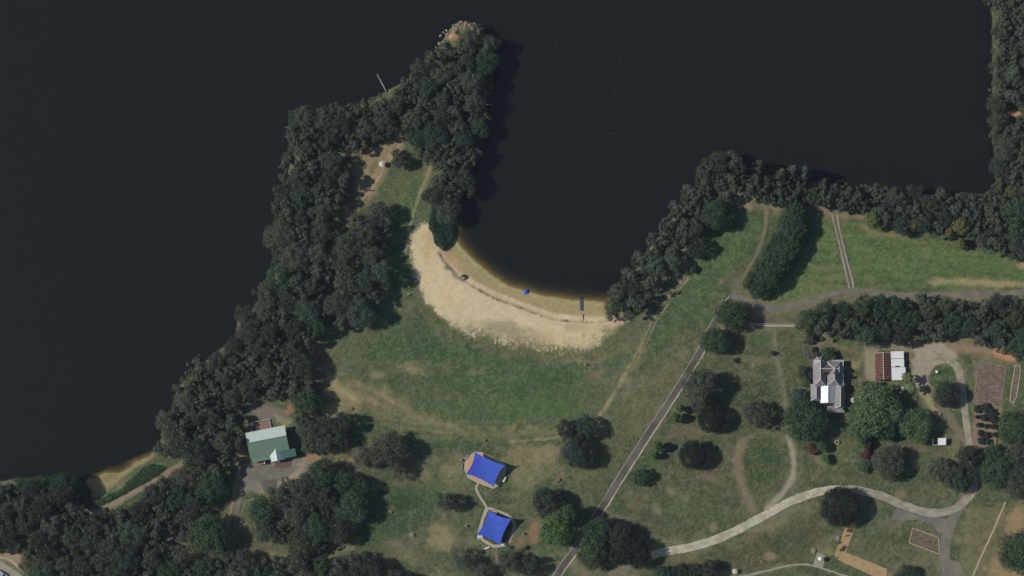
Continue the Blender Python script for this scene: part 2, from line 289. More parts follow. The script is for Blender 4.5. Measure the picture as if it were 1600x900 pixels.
# house grounds
area([(1040, 700), (1060, 560), (1130, 520), (1190, 512), (1260, 515), (1280, 560), (1270, 600), (1230, 800), (1150, 840), (1040, 850), (950, 840), (980, 790)], (66, 74, 57), 14, 16, .85)
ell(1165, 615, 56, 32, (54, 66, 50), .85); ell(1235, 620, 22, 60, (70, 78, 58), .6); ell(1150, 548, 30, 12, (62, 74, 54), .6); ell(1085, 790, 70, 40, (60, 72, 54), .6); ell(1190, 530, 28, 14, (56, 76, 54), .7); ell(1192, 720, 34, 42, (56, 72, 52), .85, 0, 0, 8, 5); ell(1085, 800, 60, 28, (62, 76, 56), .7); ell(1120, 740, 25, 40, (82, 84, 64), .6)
ell(1240, 560, 22, 30, (70, 80, 58), .7); ell(1170, 585, 18, 8, (96, 92, 74), .6); ell(1185, 563, 26, 8, (104, 100, 80), .6); ell(1160, 560, 20, 8, (98, 96, 74), .5)
line([(1160, 690), (1152, 720), (1158, 755), (1172, 785), (1176, 800)], 16, (98, 92, 76), .7, 6, 5)
line([(1207, 515), (1212, 560), (1224, 610), (1230, 660), (1232, 680)], 7, (102, 100, 82), .6, 5, 4)
line([(1232, 680), (1240, 715), (1238, 745), (1222, 770), (1200, 790)], 10, (118, 112, 98), .85, 4, 3)
for cx, cy, r in ((1048, 766, 9), (1026, 798, 11), (1115, 823, 9), (1176, 571, 4), (1070, 778, 14)): ell(cx, cy, r, r, (132, 122, 96), .8 if r < 13 else .4, 0, .35)
ell(1075, 675, 40, 14, (98, 90, 72), .6); ell(1110, 745, 25, 10, (104, 94, 76), .6); ell(992, 790, 22, 26, (92, 86, 70), .5, .5); line([(955, 805), (985, 812)], 8, (108, 102, 84), .5)
area([(1040, 880), (1150, 850), (1250, 800), (1290, 790), (1290, 850), (1250, 885), (1180, 890), (1100, 900)], (84, 83, 64), 12, 12, .75); ell(1235, 850, 35, 28, (58, 72, 54), .75); ell(1205, 870, 12, 8, (128, 114, 90), .6); ell(1290, 862, 16, 9, (112, 110, 76), .6)
area([(1180, 892), (1260, 886), (1310, 905), (1170, 915)], (62, 74, 56), 5, 5, .7)
ell(1350, 850, 45, 32, (72, 80, 60), .6); ell(1400, 840, 30, 22, (88, 84, 66), .6); ell(1420, 830, 14, 28, (56, 72, 52), .6); ell(1430, 870, 25, 14, (80, 84, 62), .5); ell(1435, 875, 12, 12, (104, 96, 76), .5)
ell(1450, 770, 50, 22, (80, 84, 62), .7); ell(1405, 775, 10, 12, (112, 98, 82), .7); ell(1330, 745, 80, 14, (78, 80, 60), .6); ell(1300, 735, 60, 12, (62, 76, 54), .6); ell(1310, 700, 18, 28, (78, 88, 58), .7); ell(1345, 690, 30, 10, (96, 88, 66), .7)
ell(1430, 700, 22, 12, (104, 94, 78), .6); ell(1470, 705, 30, 8, (84, 84, 62), .6); ell(1430, 720, 10, 14, (112, 100, 84), .6)
area([(1500, 790), (1570, 785), (1600, 780), (1600, 910), (1500, 910)], (104, 98, 74), 10, 10, .8, .2); area([(1580, 790), (1640, 770), (1640, 920), (1535, 920), (1550, 860)], (136, 116, 88), 8, 9, .8, .2); ell(1555, 850, 14, 40, (76, 82, 60), .6, .4)
area([(1420, 530), (1500, 535), (1570, 540), (1600, 548), (1590, 568), (1570, 562), (1530, 553), (1500, 555), (1480, 550), (1425, 540)], (124, 106, 90), 5, 5, .95); ell(1575, 556, 24, 9, (164, 122, 90), .85, .2)
area([(1428, 540), (1470, 535), (1492, 548), (1500, 560), (1480, 568), (1462, 572), (1450, 590), (1445, 600), (1430, 598)], (138, 130, 114), 3, 3, .97); area([(1424, 560), (1452, 562), (1450, 590), (1452, 604), (1440, 612), (1426, 605)], (134, 126, 110), 3, 3, .97)
area([(1348, 532), (1425, 535), (1430, 550), (1375, 548), (1372, 596), (1350, 595)], (122, 116, 98), 4, 4, .9, .1)
for xx in (1356, 1362, 1367): line([(xx, 550), (xx+1, 595)], 2, (142, 132, 112), .5, 1.5, 1)
area([(1428, 600), (1448, 608), (1462, 630), (1475, 645), (1465, 655), (1440, 625)], (130, 122, 96), 4, 4, .9)
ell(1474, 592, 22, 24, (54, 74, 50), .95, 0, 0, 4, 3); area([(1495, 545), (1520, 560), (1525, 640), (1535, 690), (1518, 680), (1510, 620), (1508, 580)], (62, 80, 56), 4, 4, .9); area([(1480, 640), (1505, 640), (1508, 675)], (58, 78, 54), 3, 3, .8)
area([(1570, 570), (1610, 570), (1610, 640), (1565, 650)], (60, 76, 54), 4, 4, .85); ell(1325, 545, 26, 16, (76, 86, 58), .7); ell(1335, 572, 9, 9, (128, 118, 86), .7); ell(1322, 545, 30, 6, (118, 104, 80), .5, .3); ell(1330, 600, 14, 20, (84, 84, 68), .7)
area([(1520, 635), (1560, 640), (1556, 700), (1518, 700)], (122, 104, 92), 3, 3, .9)
# south lawns, west yard
ell(620, 800, 70, 45, (46, 66, 48), .85); ell(600, 830, 50, 30, (48, 68, 48), .8); ell(680, 770, 25, 20, (66, 88, 58), .6); ell(620, 755, 40, 10, (84, 86, 64), .6); ell(690, 840, 25, 30, (114, 108, 84), .7, 0, .35)
ell(650, 880, 40, 20, (52, 68, 50), .7); ell(535, 855, 22, 8, (116, 106, 84), .7); ell(725, 745, 25, 40, (104, 102, 78), .7, 0, .35); ell(700, 820, 40, 14, (92, 92, 70), .5); ell(835, 830, 12, 22, (124, 98, 78), .85); ell(815, 770, 25, 30, (108, 104, 80), .6, 0, .35); ell(720, 815, 10, 12, (62, 84, 56), .6); ell(810, 850, 18, 14, (116, 100, 80), .6)
ell(875, 740, 14, 16, (120, 100, 84), .5, 0, .3)
area([(385, 790), (470, 770), (480, 800), (400, 870), (365, 865), (375, 820)], (82, 84, 66), 6, 6, .8); ell(400, 865, 26, 8, (108, 92, 80), .6); ell(350, 775, 12, 18, (70, 92, 58), .9, .4); ell(345, 790, 14, 8, (108, 108, 74), .8); ell(346, 758, 8, 8, (132, 112, 86), .8)
area([(370, 722), (395, 722), (470, 712), (500, 722), (478, 752), (455, 765), (405, 772), (372, 765)], (112, 106, 98), 4, 4, .95); line([(384, 740), (470, 738)], 9, (124, 116, 108), .5, 4, 3)
area([(432, 740), (470, 722), (480, 700), (478, 735), (462, 752), (435, 758)], (142, 128, 106), 5, 4, .7, .2); ell(488, 714, 16, 8, (134, 112, 88), .8); ell(545, 722, 25, 7, (130, 110, 84), .8); ell(412, 768, 10, 7, (122, 118, 88), .8)
line([(374, 730), (368, 765), (360, 800), (356, 820)], 5, (138, 116, 98), .8, 3, 3)
area([(380, 630), (400, 628), (450, 640), (455, 655), (430, 660), (400, 655)], (104, 98, 92), 4, 4, .95); ell(452, 640, 7, 10, (130, 100, 80), .8, .4); area([(425, 646), (440, 650), (460, 660), (445, 668), (440, 665)], (122, 118, 90), 2, 2, .9); ell(385, 668, 8, 7, (124, 114, 88), .9)
area([(378, 690), (384, 700), (390, 722), (365, 722)], (120, 100, 82), 3, 4, .8)
# peninsula clearing
area([(560, 240), (625, 205), (640, 225), (690, 245), (672, 300), (655, 345), (645, 380), (640, 460), (610, 500), (600, 420), (610, 350), (580, 302), (552, 300)], (66, 82, 58), 8, 8, .85)
area([(565, 240), (625, 210), (632, 228), (610, 262), (590, 305), (560, 302), (552, 285), (570, 262)], (124, 110, 88), 5, 7, 1, .1); line([(626, 215), (620, 235), (603, 258), (590, 280), (574, 302), (560, 320)], 3, (150, 128, 108), .9, 1.5, 1.5); line([(612, 240), (598, 256), (584, 276), (570, 298)], 2, (148, 126, 104), .8, 1.5, 1.5); line([(606, 250), (601, 268), (592, 292)], 5, (98, 94, 70), .5, 2, 2); ell(583, 262, 6, 14, (78, 86, 62), .6, .4)
ell(640, 320, 18, 40, (60, 84, 56), .7, .2); ell(628, 288, 10, 8, (96, 106, 72), .7)
line([(678, 246), (668, 272), (655, 305), (644, 340), (636, 375), (633, 400)], 3.2, (142, 132, 104), .8, 2, 1.6, speck=.25); line([(672, 262), (663, 290)], 8, (122, 108, 86), .6, 4, 3)
ell(543, 330, 10, 16, (122, 98, 80), .9); ell(522, 395, 12, 18, (128, 112, 92), .9, .6); ell(610, 382, 10, 5, (112, 102, 80), .7); ell(492, 555, 12, 26, (112, 96, 76), .9, 0, .3); ell(500, 575, 12, 30, (104, 86, 72), .8, 0, .3)
for dx in (0, 7): line([(1070+dx, 432), (1044+dx, 466), (1020+dx, 500), (1006+dx*.8, 532), (990+dx*.8, 562), (968+dx*.6, 598), (945+dx*.5, 637), (924, 664)], 1.6, (146, 134, 108), .75, 1.2, 1.0, speck=.35)
line([(1163, 688), (1153, 715), (1155, 745), (1166, 772), (1176, 798)], 12, (112, 104, 84), .65, 4, 3); line([(1165, 685), (1190, 676), (1215, 680), (1232, 690)], 5, (104, 98, 80), .5, 4, 3)
line([(1210, 512), (1213, 550), (1222, 590), (1228, 630), (1231, 684)], 4, (112, 108, 90), .55, 3, 2); line([(1231, 682), (1240, 715), (1238, 745), (1222, 772), (1198, 795)], 7, (138, 130, 114), .75, 2.5, 2)
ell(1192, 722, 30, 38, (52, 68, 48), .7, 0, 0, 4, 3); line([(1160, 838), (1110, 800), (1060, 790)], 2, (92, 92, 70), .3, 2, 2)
ell(632, 572, 14, 7, (132, 122, 94), .7, 0, .4, 5, 6); ell(650, 580, 16, 6, (128, 118, 92), .7, .2, .4, 5, 6); ell(524, 600, 18, 9, (134, 122, 94), .8, .7, .35, 4, 5); ell(545, 617, 24, 8, (138, 128, 96), .8, .5, .35, 4, 5); ell(585, 628, 28, 6, (128, 116, 90), .7, .4, .35, 4, 4); ell(520, 640, 18, 12, (132, 124, 94), .7, 0, .3, 5, 5)
line([(640, 648), (680, 660), (730, 668), (790, 672), (850, 670), (880, 672)], 3.5, (122, 114, 88), .5, 3, 4, speck=.5); line([(800, 690), (850, 686), (878, 682)], 3, (136, 126, 94), .8, 2, 2, speck=.3); line([(560, 600), (600, 620), (640, 640)], 4, (134, 118, 92), .7, 3, 3, speck=.35)
area([(795, 690), (880, 695), (870, 740), (830, 770), (800, 760), (798, 720)], (122, 114, 86), 8, 10, .6, .3); ell(705, 742, 22, 16, (120, 112, 84), .6, 0, .35, 5, 8); ell(690, 838, 22, 22, (124, 116, 90), .7, 0, .35, 6, 8); ell(650, 872, 30, 14, (118, 108, 84), .5, 0, .3)
ell(780, 600, 90, 16, (54, 80, 52), .55, .05, 0, 8, 8); ell(720, 556, 70, 9, (46, 74, 50), .7, .12, 0, 5, 5); ell(880, 575, 50, 8, (52, 78, 52), .6, -.1, 0, 5, 5); ell(860, 640, 50, 12, (60, 90, 56), .5)
# forest floor
def floor(poly, col=(68, 66, 52), k=.85): area(poly, col, 6, 8, k, .1)
BELT = dict(
 point=[(600, 172), (640, 122), (682, 84), (704, 76), (742, 72), (764, 88), (764, 130), (758, 175), (752, 205), (700, 200), (640, 190)],
 neck=[(462, 190), (502, 182), (550, 172), (600, 158), (640, 188), (622, 205), (595, 228), (555, 232), (500, 240), (462, 250)],
 arm=[(645, 190), (752, 200), (744, 236), (732, 272), (716, 308), (700, 330), (682, 322), (676, 300), (690, 250), (652, 240), (636, 218)],
 westnorth=[(460, 250), (548, 242), (552, 300), (530, 330), (518, 400), (436, 405), (438, 325), (448, 285)],
 inner=[(545, 335), (585, 318), (602, 340), (598, 380), (585, 400), (598, 430), (580, 485), (560, 508), (512, 508), (510, 430), (535, 400)],
 westmid=[(436, 408), (510, 408), (508, 500), (480, 545), (400, 548), (374, 530), (376, 500), (402, 482), (420, 450)],
 westsouth=[(310, 575), (370, 532), (480, 548), (488, 600), (460, 615), (380, 628), (380, 690), (360, 715), (255, 705), (258, 672), (272, 645), (282, 608)],
 southwest=[(-20, 764), (60, 758), (112, 760), (128, 772), (150, 808), (215, 785), (290, 730), (350, 718), (352, 740), (320, 790), (300, 830), (262, 850), (240, 910), (60, 910), (40, 875), (-20, 850)],
 south=[(245, 910), (262, 868), (350, 868), (400, 878), (600, 872), (612, 910)],
 parkside=[(405, 800), (460, 745), (520, 738), (562, 760), (560, 790), (525, 835), (480, 862), (420, 850)],
 eastshore=[(952, 490), (966, 460), (998, 418), (1022, 388), (1046, 352), (1070, 318), (1094, 292), (1110, 272), (1150, 276), (1140, 300), (1105, 335), (1085, 360), (1062, 395), (1030, 440), (990, 494)],
 northshore=[(1160, 280), (1202, 290), (1250, 296), (1300, 298), (1345, 298), (1345, 326), (1280, 320), (1225, 320), (1165, 300)],
 northeast=[(1350, 302), (1450, 312), (1545, 312), (1610, 300), (1610, 392), (1560, 388), (1510, 372), (1450, 358), (1375, 348), (1350, 330)],
 eastcoast=[(1560, -20), (1612, -20), (1612, 298), (1568, 290), (1562, 200)],
 hedge=[(1275, 488), (1350, 472), (1440, 470), (1490, 482), (1560, 475), (1612, 468), (1612, 540), (1560, 538), (1500, 520), (1440, 524), (1340, 524), (1280, 515)],
)
for k_, p_ in BELT.items():
    if k_ not in ('parkside',): floor(p_)
ell(590, 165, 1, 1, (90, 80, 60), .1); ell(711, 57, 9, 9, (146, 114, 84), .85, 0, .3); ell(700, 55, 9, 6, (150, 134, 104), .8, 0, .3); ell(1585, 177, 12, 6, (160, 128, 98), .95); ell(268, 838, 12, 16, (126, 104, 84), .9); ell(15, 870, 30, 14, (134, 120, 100), .9, .5); ell(330, 865, 60, 12, (104, 92, 72), .6)
# western bay, bank and track
area([(146, 792), (150, 775), (190, 760), (215, 745), (240, 722), (262, 728), (230, 755), (190, 778), (165, 790)], (56, 84, 54), 4, 4, .9)
line([(130, 806), (150, 800), (180, 786), (215, 766), (260, 740), (300, 716)], 9, (122, 110, 96), .95, 2.5, 2); line([(140, 808), (172, 803)], 4, (166, 148, 122), .8, 2, 2)
line([(1345, 293), (1335, 296)], 7, (150, 108, 84), .9)
# beaches: dry sand, damp sand, drift line, underwater sand
area([(640, 400), (668, 510), (740, 545), (860, 568), (950, 560), (1000, 500), (960, 500), (850, 540), (740, 520), (670, 450)], (84, 92, 66), 8, 10, .85, .1); area([(660, 490), (700, 530), (760, 556), (860, 576), (940, 566), (985, 520), (960, 575), (860, 590), (740, 572), (670, 520)], (58, 80, 56), 8, 8, .6)
bd = pdist(X, Y, BEACH)+(n2-.5)*16+(n3-.5)*8; bm = 1-sstep(-4, 3, bd+(white-.5)*6)
thin = np.clip(.5+(n4-.45)*1.6, 0, 1); sand = cc(205, 188, 154)
sandy = sand*(.94+.12*n2[..., None])+(cc(192, 170, 124)-sand)*np.clip((n1[..., None]-.5)*2, 0, .8)
fr = np.clip(sstep(485, 535, Y)+sstep(690, 650, X)*0, 0, 1); wn = white*.45+vnoise(X, Y, 3.4, 31)*.3+vnoise(X, Y, 9, 32)*.2+n2*.2
bm2 = bm*(1-fr)+fr*(1-sstep(.30, .70, wn-.60+sstep(-50, 24, bd)*1.12))
COL = COL*(1-bm2[..., None])+sandy*bm2[..., None]
area([(735, 500), (800, 500), (860, 525), (850, 548), (770, 535)], (150, 138, 110), 10, 10, .6, .3); ell(668, 385, 12, 30, (194, 172, 126), .7, .1)
wet = sstep(-31, -23, DS+(n2-.5)*4); inb = (X > 700) & (X < 990) & (Y > 340) & (Y < 520) | (X > 680) & (X < 760) & (Y > 370) & (Y < 430)
wm = np.where(inb, wet, 0)*bm; band = .5+.5*np.sin(DS*1.25+n2*5); bw = (.12+.55*band*fbm(X, Y, 30, 51, 2))[..., None]*(1+1.1*sstep(-14, -4, DS)[..., None]); bw = np.clip(bw, 0, 1); wc = cc(164, 146, 104)*(1-bw)+cc(122, 116, 82)*bw
COL = COL*(1-wm[..., None]*.85)+wc*wm[..., None]*.85
DRIFT = [(686, 396), (694, 408), (708, 424), (724, 438), (746, 452), (775, 467), (805, 478), (840, 491), (872, 500), (905, 503), (940, 503), (965, 498)]
dl = [(x+2.5, y-6.5) for x, y in DRIFT[3:]]; line(dl, 7, (216, 200, 170), .7, 3, 2); line(DRIFT, 2.4, (92, 74, 60), .9, 1.2, 1.6, speck=.6); line(DRIFT[:4], 5, (110, 96, 82), .8, 2, 2); ell(698, 418, 5, 5, (76, 98, 74), .7); area([(674, 330), (704, 325), (709, 366), (694, 388), (674, 356)], (60, 78, 66), 3, 3, 1); ell(712, 432, 9, 4, (128, 112, 106), .8, .6); line([(690, 392), (700, 404), (720, 420)], 9, (190, 158, 122), .7, 4, 3)
for _k in range(26):
    _r = random.Random(_k*7+1); _t = _r.random()*.8; _i = int(_t*(len(DRIFT)-1)); _f = _t*(len(DRIFT)-1)-_i; _x = DRIFT[_i][0]*(1-_f)+DRIFT[_i+1][0]*_f; _y = DRIFT[_i][1]*(1-_f)+DRIFT[_i+1][1]*_f
    ell(_x+_r.uniform(-1, 1), _y+_r.uniform(-1, 1), _r.uniform(1.5, 4), 1.3, (84, 70, 56), .9, .35, 0, 1, 1)
ell(788, 512, 40, 12, (150, 140, 112), .7, .2, .2); ell(900, 512, 24, 9, (164, 150, 118), .5, 0, .2); ell(905, 535, 36, 12, (212, 196, 160), .6); ell(700, 468, 24, 16, (206, 186, 144), .6, .8); ell(712, 408, 12, 5, (196, 164, 124), .7, .8)
foam = np.exp(-((DS+3+n3*2)/1.3)**2)*(vnoise(X, Y, 5, 61) > .5)*(white > .45)*((X > 700) & (X < 955) & (Y > 372) & (Y < 480))
COL = COL*(1-foam[..., None]*.35)+cc(214, 208, 190)*foam[..., None]*.35
area([(950, 498), (972, 500), (985, 492), (975, 508), (955, 512)], (190, 170, 146), 3, 3, .8)
b2 = pdist(X, Y, BEACH2)+(n3-.5)*4; m2_ = (1-sstep(-2, 3, b2)); COL = COL*(1-m2_[..., None])+(cc(122, 112, 84)*(.85+.35*n3[..., None]))*m2_[..., None]
uw = sstep(-1, 1, DS)*(1-np.clip(bm+m2_, 0, 1)); COL = COL*(1-uw[..., None])+cc(60, 56, 46)*uw[..., None]
grassy = np.clip((COL[..., 1]-COL[..., 2])/(COL[..., 1]+1e-4)*2.2, 0, 1)*np.clip(1.6-COL.mean(-1)*7, 0, 1)   # tufts and straw only where grass grows
tuft = np.clip((vnoise(X, Y, 4.2, 41)*.5+n3*.2+white*.6-.66)*1.3, -.16, .26)*grassy*(.4+.9*fbm(X, Y, 60, 44, 3))
COL = np.where(tuft[..., None] > 0, COL*(1-tuft[..., None]*.8)+cc(132, 124, 92)*tuft[..., None]*.8, COL*(1+tuft[..., None]*.9))
COL = COL*(1+(.2*(n4[..., None]-.5)+.2*(n3[..., None]-.5)+.16*(white[..., None]-.5))*(.12+.88*np.clip(grassy*1.5, 0, 1))[..., None])

gm = bpy.data.materials.new('ground_cover'); gm.use_nodes = True; t = gm.node_tree; b = t.nodes['Principled BSDF']; b.inputs['Roughness'].default_value = .95; b.inputs['Specular IOR Level'].default_value = .1
at = t.nodes.new('ShaderNodeAttribute'); at.attribute_name = 'soil'; tc = t.nodes.new('ShaderNodeTexCoord')
def nz(sc_, det=5):
    n = t.nodes.new('ShaderNodeTexNoise'); n.inputs['Scale'].default_value = sc_; n.inputs['Detail'].default_value = det; n.inputs['Roughness'].default_value = .7; t.links.new(tc.outputs['Object'], n.inputs['Vector']); return n
na, nb = nz(2.2), nz(.45)
ma = t.nodes.new('ShaderNodeMapRange'); ma.inputs[1].default_value = .3; ma.inputs[2].default_value = .7; ma.inputs[3].default_value = .80; ma.inputs[4].default_value = 1.20; t.links.new(na.outputs['Fac'], ma.inputs[0])
mb_ = t.nodes.new('ShaderNodeMapRange'); mb_.inputs[1].default_value = .3; mb_.inputs[2].default_value = .7; mb_.inputs[3].default_value = .88; mb_.inputs[4].default_value = 1.12; t.links.new(nb.outputs['Fac'], mb_.inputs[0])
mm = t.nodes.new('ShaderNodeMath'); mm.operation = 'MULTIPLY'; t.links.new(ma.outputs[0], mm.inputs[0]); t.links.new(mb_.outputs[0], mm.inputs[1])
vs = t.nodes.new('ShaderNodeVectorMath'); vs.operation = 'SCALE'; t.links.new(at.outputs['Color'], vs.inputs[0]); t.links.new(mm.outputs[0], vs.inputs['Scale']); t.links.new(vs.outputs[0], b.inputs['Base Color'])
bp = t.nodes.new('ShaderNodeBump'); bp.inputs['Strength'].default_value = .35; bp.inputs['Distance'].default_value = .15; t.links.new(na.outputs['Fac'], bp.inputs['Height']); t.links.new(bp.outputs[0], b.inputs['Normal'])
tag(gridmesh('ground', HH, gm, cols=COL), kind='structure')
hm = bpy.data.materials.new('air'); hm.use_nodes = True; t = hm.node_tree; t.nodes.remove(t.nodes['Principled BSDF']); pv = t.nodes.new('ShaderNodeVolumePrincipled'); pv.inputs['Density'].default_value = 3.9e-5; pv.inputs['Color'].default_value = (.50, .60, .84, 1); pv.inputs['Anisotropy'].default_value = 0
t.links.new(pv.outputs[0], t.nodes['Material Output'].inputs['Volume'])
tag(MB().box((0, 0, 448), (4600, 4600, 920)).build('haze', hm), 'thin pale air over the whole park and lake', 'haze', kind='stuff')
bpy.data.objects['haze'].data.materials[0] = hm; sc.cycles.volume_bounces = 0

# water: murky, clear only over the shallows
wmt = bpy.data.materials.new('lake_water'); wmt.use_nodes = True; t = wmt.node_tree; b = t.nodes['Principled BSDF']
b.inputs['Roughness'].default_value = .25; b.inputs['Specular IOR Level'].default_value = .22
tc = t.nodes.new('ShaderNodeTexCoord'); n = t.nodes.new('ShaderNodeTexNoise'); n.inputs['Scale'].default_value = .012; n.inputs['Detail'].default_value = 3; t.links.new(tc.outputs['Object'], n.inputs['Vector'])
mx = t.nodes.new('ShaderNodeMix'); mx.data_type = 'RGBA'; mx.inputs[6].default_value = (*C(30, 36, 37), 1); mx.inputs[7].default_value = (*C(31, 35, 40), 1); t.links.new(n.outputs['Fac'], mx.inputs[0]); t.links.new(mx.outputs[2], b.inputs['Base Color'])
n = t.nodes.new('ShaderNodeTexNoise'); n.inputs['Scale'].default_value = 1.1; n.inputs['Detail'].default_value = 4; t.links.new(tc.outputs['Object'], n.inputs['Vector'])
bp = t.nodes.new('ShaderNodeBump'); bp.inputs['Strength'].default_value = .12; bp.inputs['Distance'].default_value = .1; t.links.new(n.outputs['Fac'], bp.inputs['Height']); t.links.new(bp.outputs[0], b.inputs['Normal'])
at = t.nodes.new('ShaderNodeAttribute'); at.attribute_name = 'depth'
e1 = t.nodes.new('ShaderNodeMath'); e1.operation = 'MULTIPLY'; e1.inputs[1].default_value = -3.4; t.links.new(at.outputs['Fac'], e1.inputs[0])
e2 = t.nodes.new('ShaderNodeMath'); e2.operation = 'EXPONENT'; t.links.new(e1.outputs[0], e2.inputs[0])
tp = t.nodes.new('ShaderNodeBsdfTransparent'); tp.inputs[0].default_value = (.86, .82, .68, 1); ms = t.nodes.new('ShaderNodeMixShader'); t.links.new(e2.outputs[0], ms.inputs[0]); t.links.new(b.outputs[0], ms.inputs[1]); t.links.new(tp.outputs[0], ms.inputs[2])
t.links.new(ms.outputs[0], t.nodes['Material Output'].inputs[0])
# coarser grid for the water sheet, a little above the shore so the two never share a plane
wo = gridmesh('water', np.full_like(HH, 0.0)-.02, wmt, attr=np.clip(-HH, 0, 5)); tag(wo, kind='structure')
wo.data.polygons  # keep

# ------------------------------------------------------------------ roads and paths (sheets on the land)
def strip(name, pts, wd, material, z=.02, jit=.25, kind='structure', n=6, ground=False):
    q = smooth(pts, n); v = []; f = []; wds = wd if isinstance(wd, (list, tuple)) else (wd, wd); pr = [P(*p) for p in q]
    fine = []
    for i in range(len(pr)-1):
        L = math.dist(pr[i], pr[i+1]); k = max(1, int(L/1.0))
        for j in range(k): t_ = j/k; fine.append((pr[i][0]*(1-t_)+pr[i+1][0]*t_, pr[i][1]*(1-t_)+pr[i+1][1]*t_))
    fine.append(pr[-1]); N = len(fine); pa = np.array(fine)
    for i in range(N):
        a = pa[max(0, i-1)]; b_ = pa[min(N-1, i+1)]; d = b_-a; d /= np.linalg.norm(d)+1e-9; nrm = np.array([-d[1], d[0]]); ww = (wds[0]+(wds[1]-wds[0])*i/(N-1))*S/2
        for s_ in (-1, 1):
            j = (float(fbm(pa[i][0]*4, pa[i][1]*4, 9, 3+s_))-.5)*2*jit; p = pa[i]+nrm*s_*(ww+j); v.append((p[0], p[1], (hz(*p) if ground else ZL)+z))
    for i in range(N-1): f.append((2*i, 2*i+2, 2*i+3, 2*i+1))
    f = [q_[::-1] for q_ in f]; o = mesh(name, v, f, material)
    if kind: o['kind'] = kind
    return o
def pad(name, poly, material, z=.02, jit=0, kind='structure', parent=None):
    pts = [P(*p) for p in poly]; ar = sum(pts[i][0]*pts[(i+1) % len(pts)][1]-pts[(i+1) % len(pts)][0]*pts[i][1] for i in range(len(pts)))
    if ar < 0: pts = pts[::-1]
    o = mesh(name, [(x, y, ZL+z) for x, y in pts], [tuple(range(len(pts)))], material, parent)
    if kind: o['kind'] = kind
    return o
MAIN = [(820, 975), (868, 902), (905, 850), (935, 802), (1000, 698), (1060, 606), (1096, 546), (1124, 492), (1146, 464)]
line_pts_r = [(x+8, y+4) for x, y in MAIN]
strip('asphalt_path', MAIN, 8.6, M['asphalt'], .024, .12)
strip('kerb', [(x-4.8, y-2.9) for x, y in MAIN[:-1]]+[(1141, 461)], 1.5, M['kerb'], .034, .2)
strip('kerb', [(x+5.1, y+3.1) for x, y in MAIN[:-2]]+[(1101, 549)], 2.0, M['concrete'], .036, .3)
strip('asphalt_path', [(1143, 463), (1160, 467), (1178, 477), (1210, 481), (1250, 474), (1290, 462), (1318, 457), (1345, 456), (1400, 462), (1460, 462), (1520, 460), (1620, 457)], 7.2, M['asphalt2'], .028, .25)
strip('verge_edge', [(1178, 483), (1210, 487), (1255, 480), (1300, 468), (1330, 463)], 2.2, M['track'], .034, .3); strip('verge_edge', [(1178, 471), (1210, 476), (1250, 469), (1290, 457), (1318, 452), (1345, 451), (1400, 457), (1460, 457), (1620, 452)], 1.8, M['track'], .032, .3)
strip('dirt_path', [(1146, 462), (1157, 440), (1172, 415), (1186, 388), (1193, 368), (1197, 345), (1197, 322), (1196, 308)], (4, 7), M['track'], .05, .3, ground=True)
strip('field_path', [(1300, 336), (1307, 365), (1315, 398), (1322, 428), (1328, 456)], 2.6, M['gravel2'], .022, .3); strip('field_path', [(1307, 336), (1313, 365), (1321, 398), (1329, 428), (1335, 456)], 2.6, M['gravel2'], .025, .3); strip('field_path', [(1303, 338), (1310, 365), (1318, 398), (1325.5, 428), (1331, 454)], 4.8, M['asphalt'], .018, .35)
strip('field_path', [(1332, 460), (1331, 475), (1331, 490)], 3, M['track'], .020, .2)
strip('dirt_path', [(950, 897), (975, 887), (1000, 877), (1030, 866)], 8, M['track'], .022, .8); strip('gravel_drive', [(1018, 868), (1040, 862), (1090, 852), (1140, 834), (1190, 808), (1240, 781), (1290, 767), (1335, 765)], (13, 13), M['gravel'], .030, .35)
strip('gravel_drive', [(1335, 765), (1372, 773), (1410, 789), (1450, 801), (1480, 799), (1505, 786), (1520, 765), (1524, 745)], (13, 12), M['gravel2'], .034, .35)
strip('driveway', [(1510, 775), (1495, 800), (1482, 830), (1476, 860), (1482, 910)], (15, 17), M['asphalt2'], .026, .4)
pad('driveway', [(1400, 794), (1430, 804), (1466, 806), (1480, 812), (1478, 835), (1466, 832), (1455, 818), (1430, 812), (1392, 812)], M['asphalt2'], .018)
pad('driveway', [(1475, 870), (1500, 880), (1510, 905), (1470, 905)], M['asphalt2'], .021)
strip('driveway', [(1455, 556), (1478, 560), (1496, 575), (1503, 605), (1507, 640), (1514, 688), (1524, 745)], (12, 10), M['gravel2'], .028, .2)
strip('driveway', [(1462, 630), (1480, 652), (1500, 678), (1514, 700)], (10, 9), M['track'], .023, .2)
strip('stone_path', [(1150, 903), (1190, 894), (1232, 884), (1257, 882), (1285, 888), (1320, 900), (1350, 912)], 3.4, M['kerb'], .026, .35)
strip('yard_drive', [(368, 820), (371, 790), (376, 760), (384, 735)], (7, 12), M['asphalt2'], .024, .2); pad('asphalt_yard', [(378, 728), (470, 728), (452, 744), (430, 752), (376, 758)], M['asphalt2'], .028)
pad('asphalt_yard', [(407, 751), (432, 748), (433, 768), (414, 773)], M['asphalt'], .032); pad('brick_paving', [(430, 722), (455, 718), (455, 729), (444, 732), (429, 729)], M['redbrick'], .036)
strip('edging', [(384, 783), (410, 777), (440, 771), (470, 765)], 2, M['track'], .03, .3); strip('edging', [(384, 783), (378, 800), (375, 822)], 2.5, M['track'], .033, .3)
strip('road', [(-30, 868), (0, 884), (30, 905), (50, 925)], 14, M['gravel2'], .02, .3); strip('road_edge', [(-10, 868), (15, 875), (35, 892), (50, 908)], 3, M['concrete'], .04, .6)
strip('garden_path', [(747, 755), (744, 763), (748, 773), (755, 784), (762, 796)], 3.6, M['concrete'], .03, .06)
strip('garden_path', [(775, 852), (776, 872), (777, 880)], 5, M['track'], .026, .15)
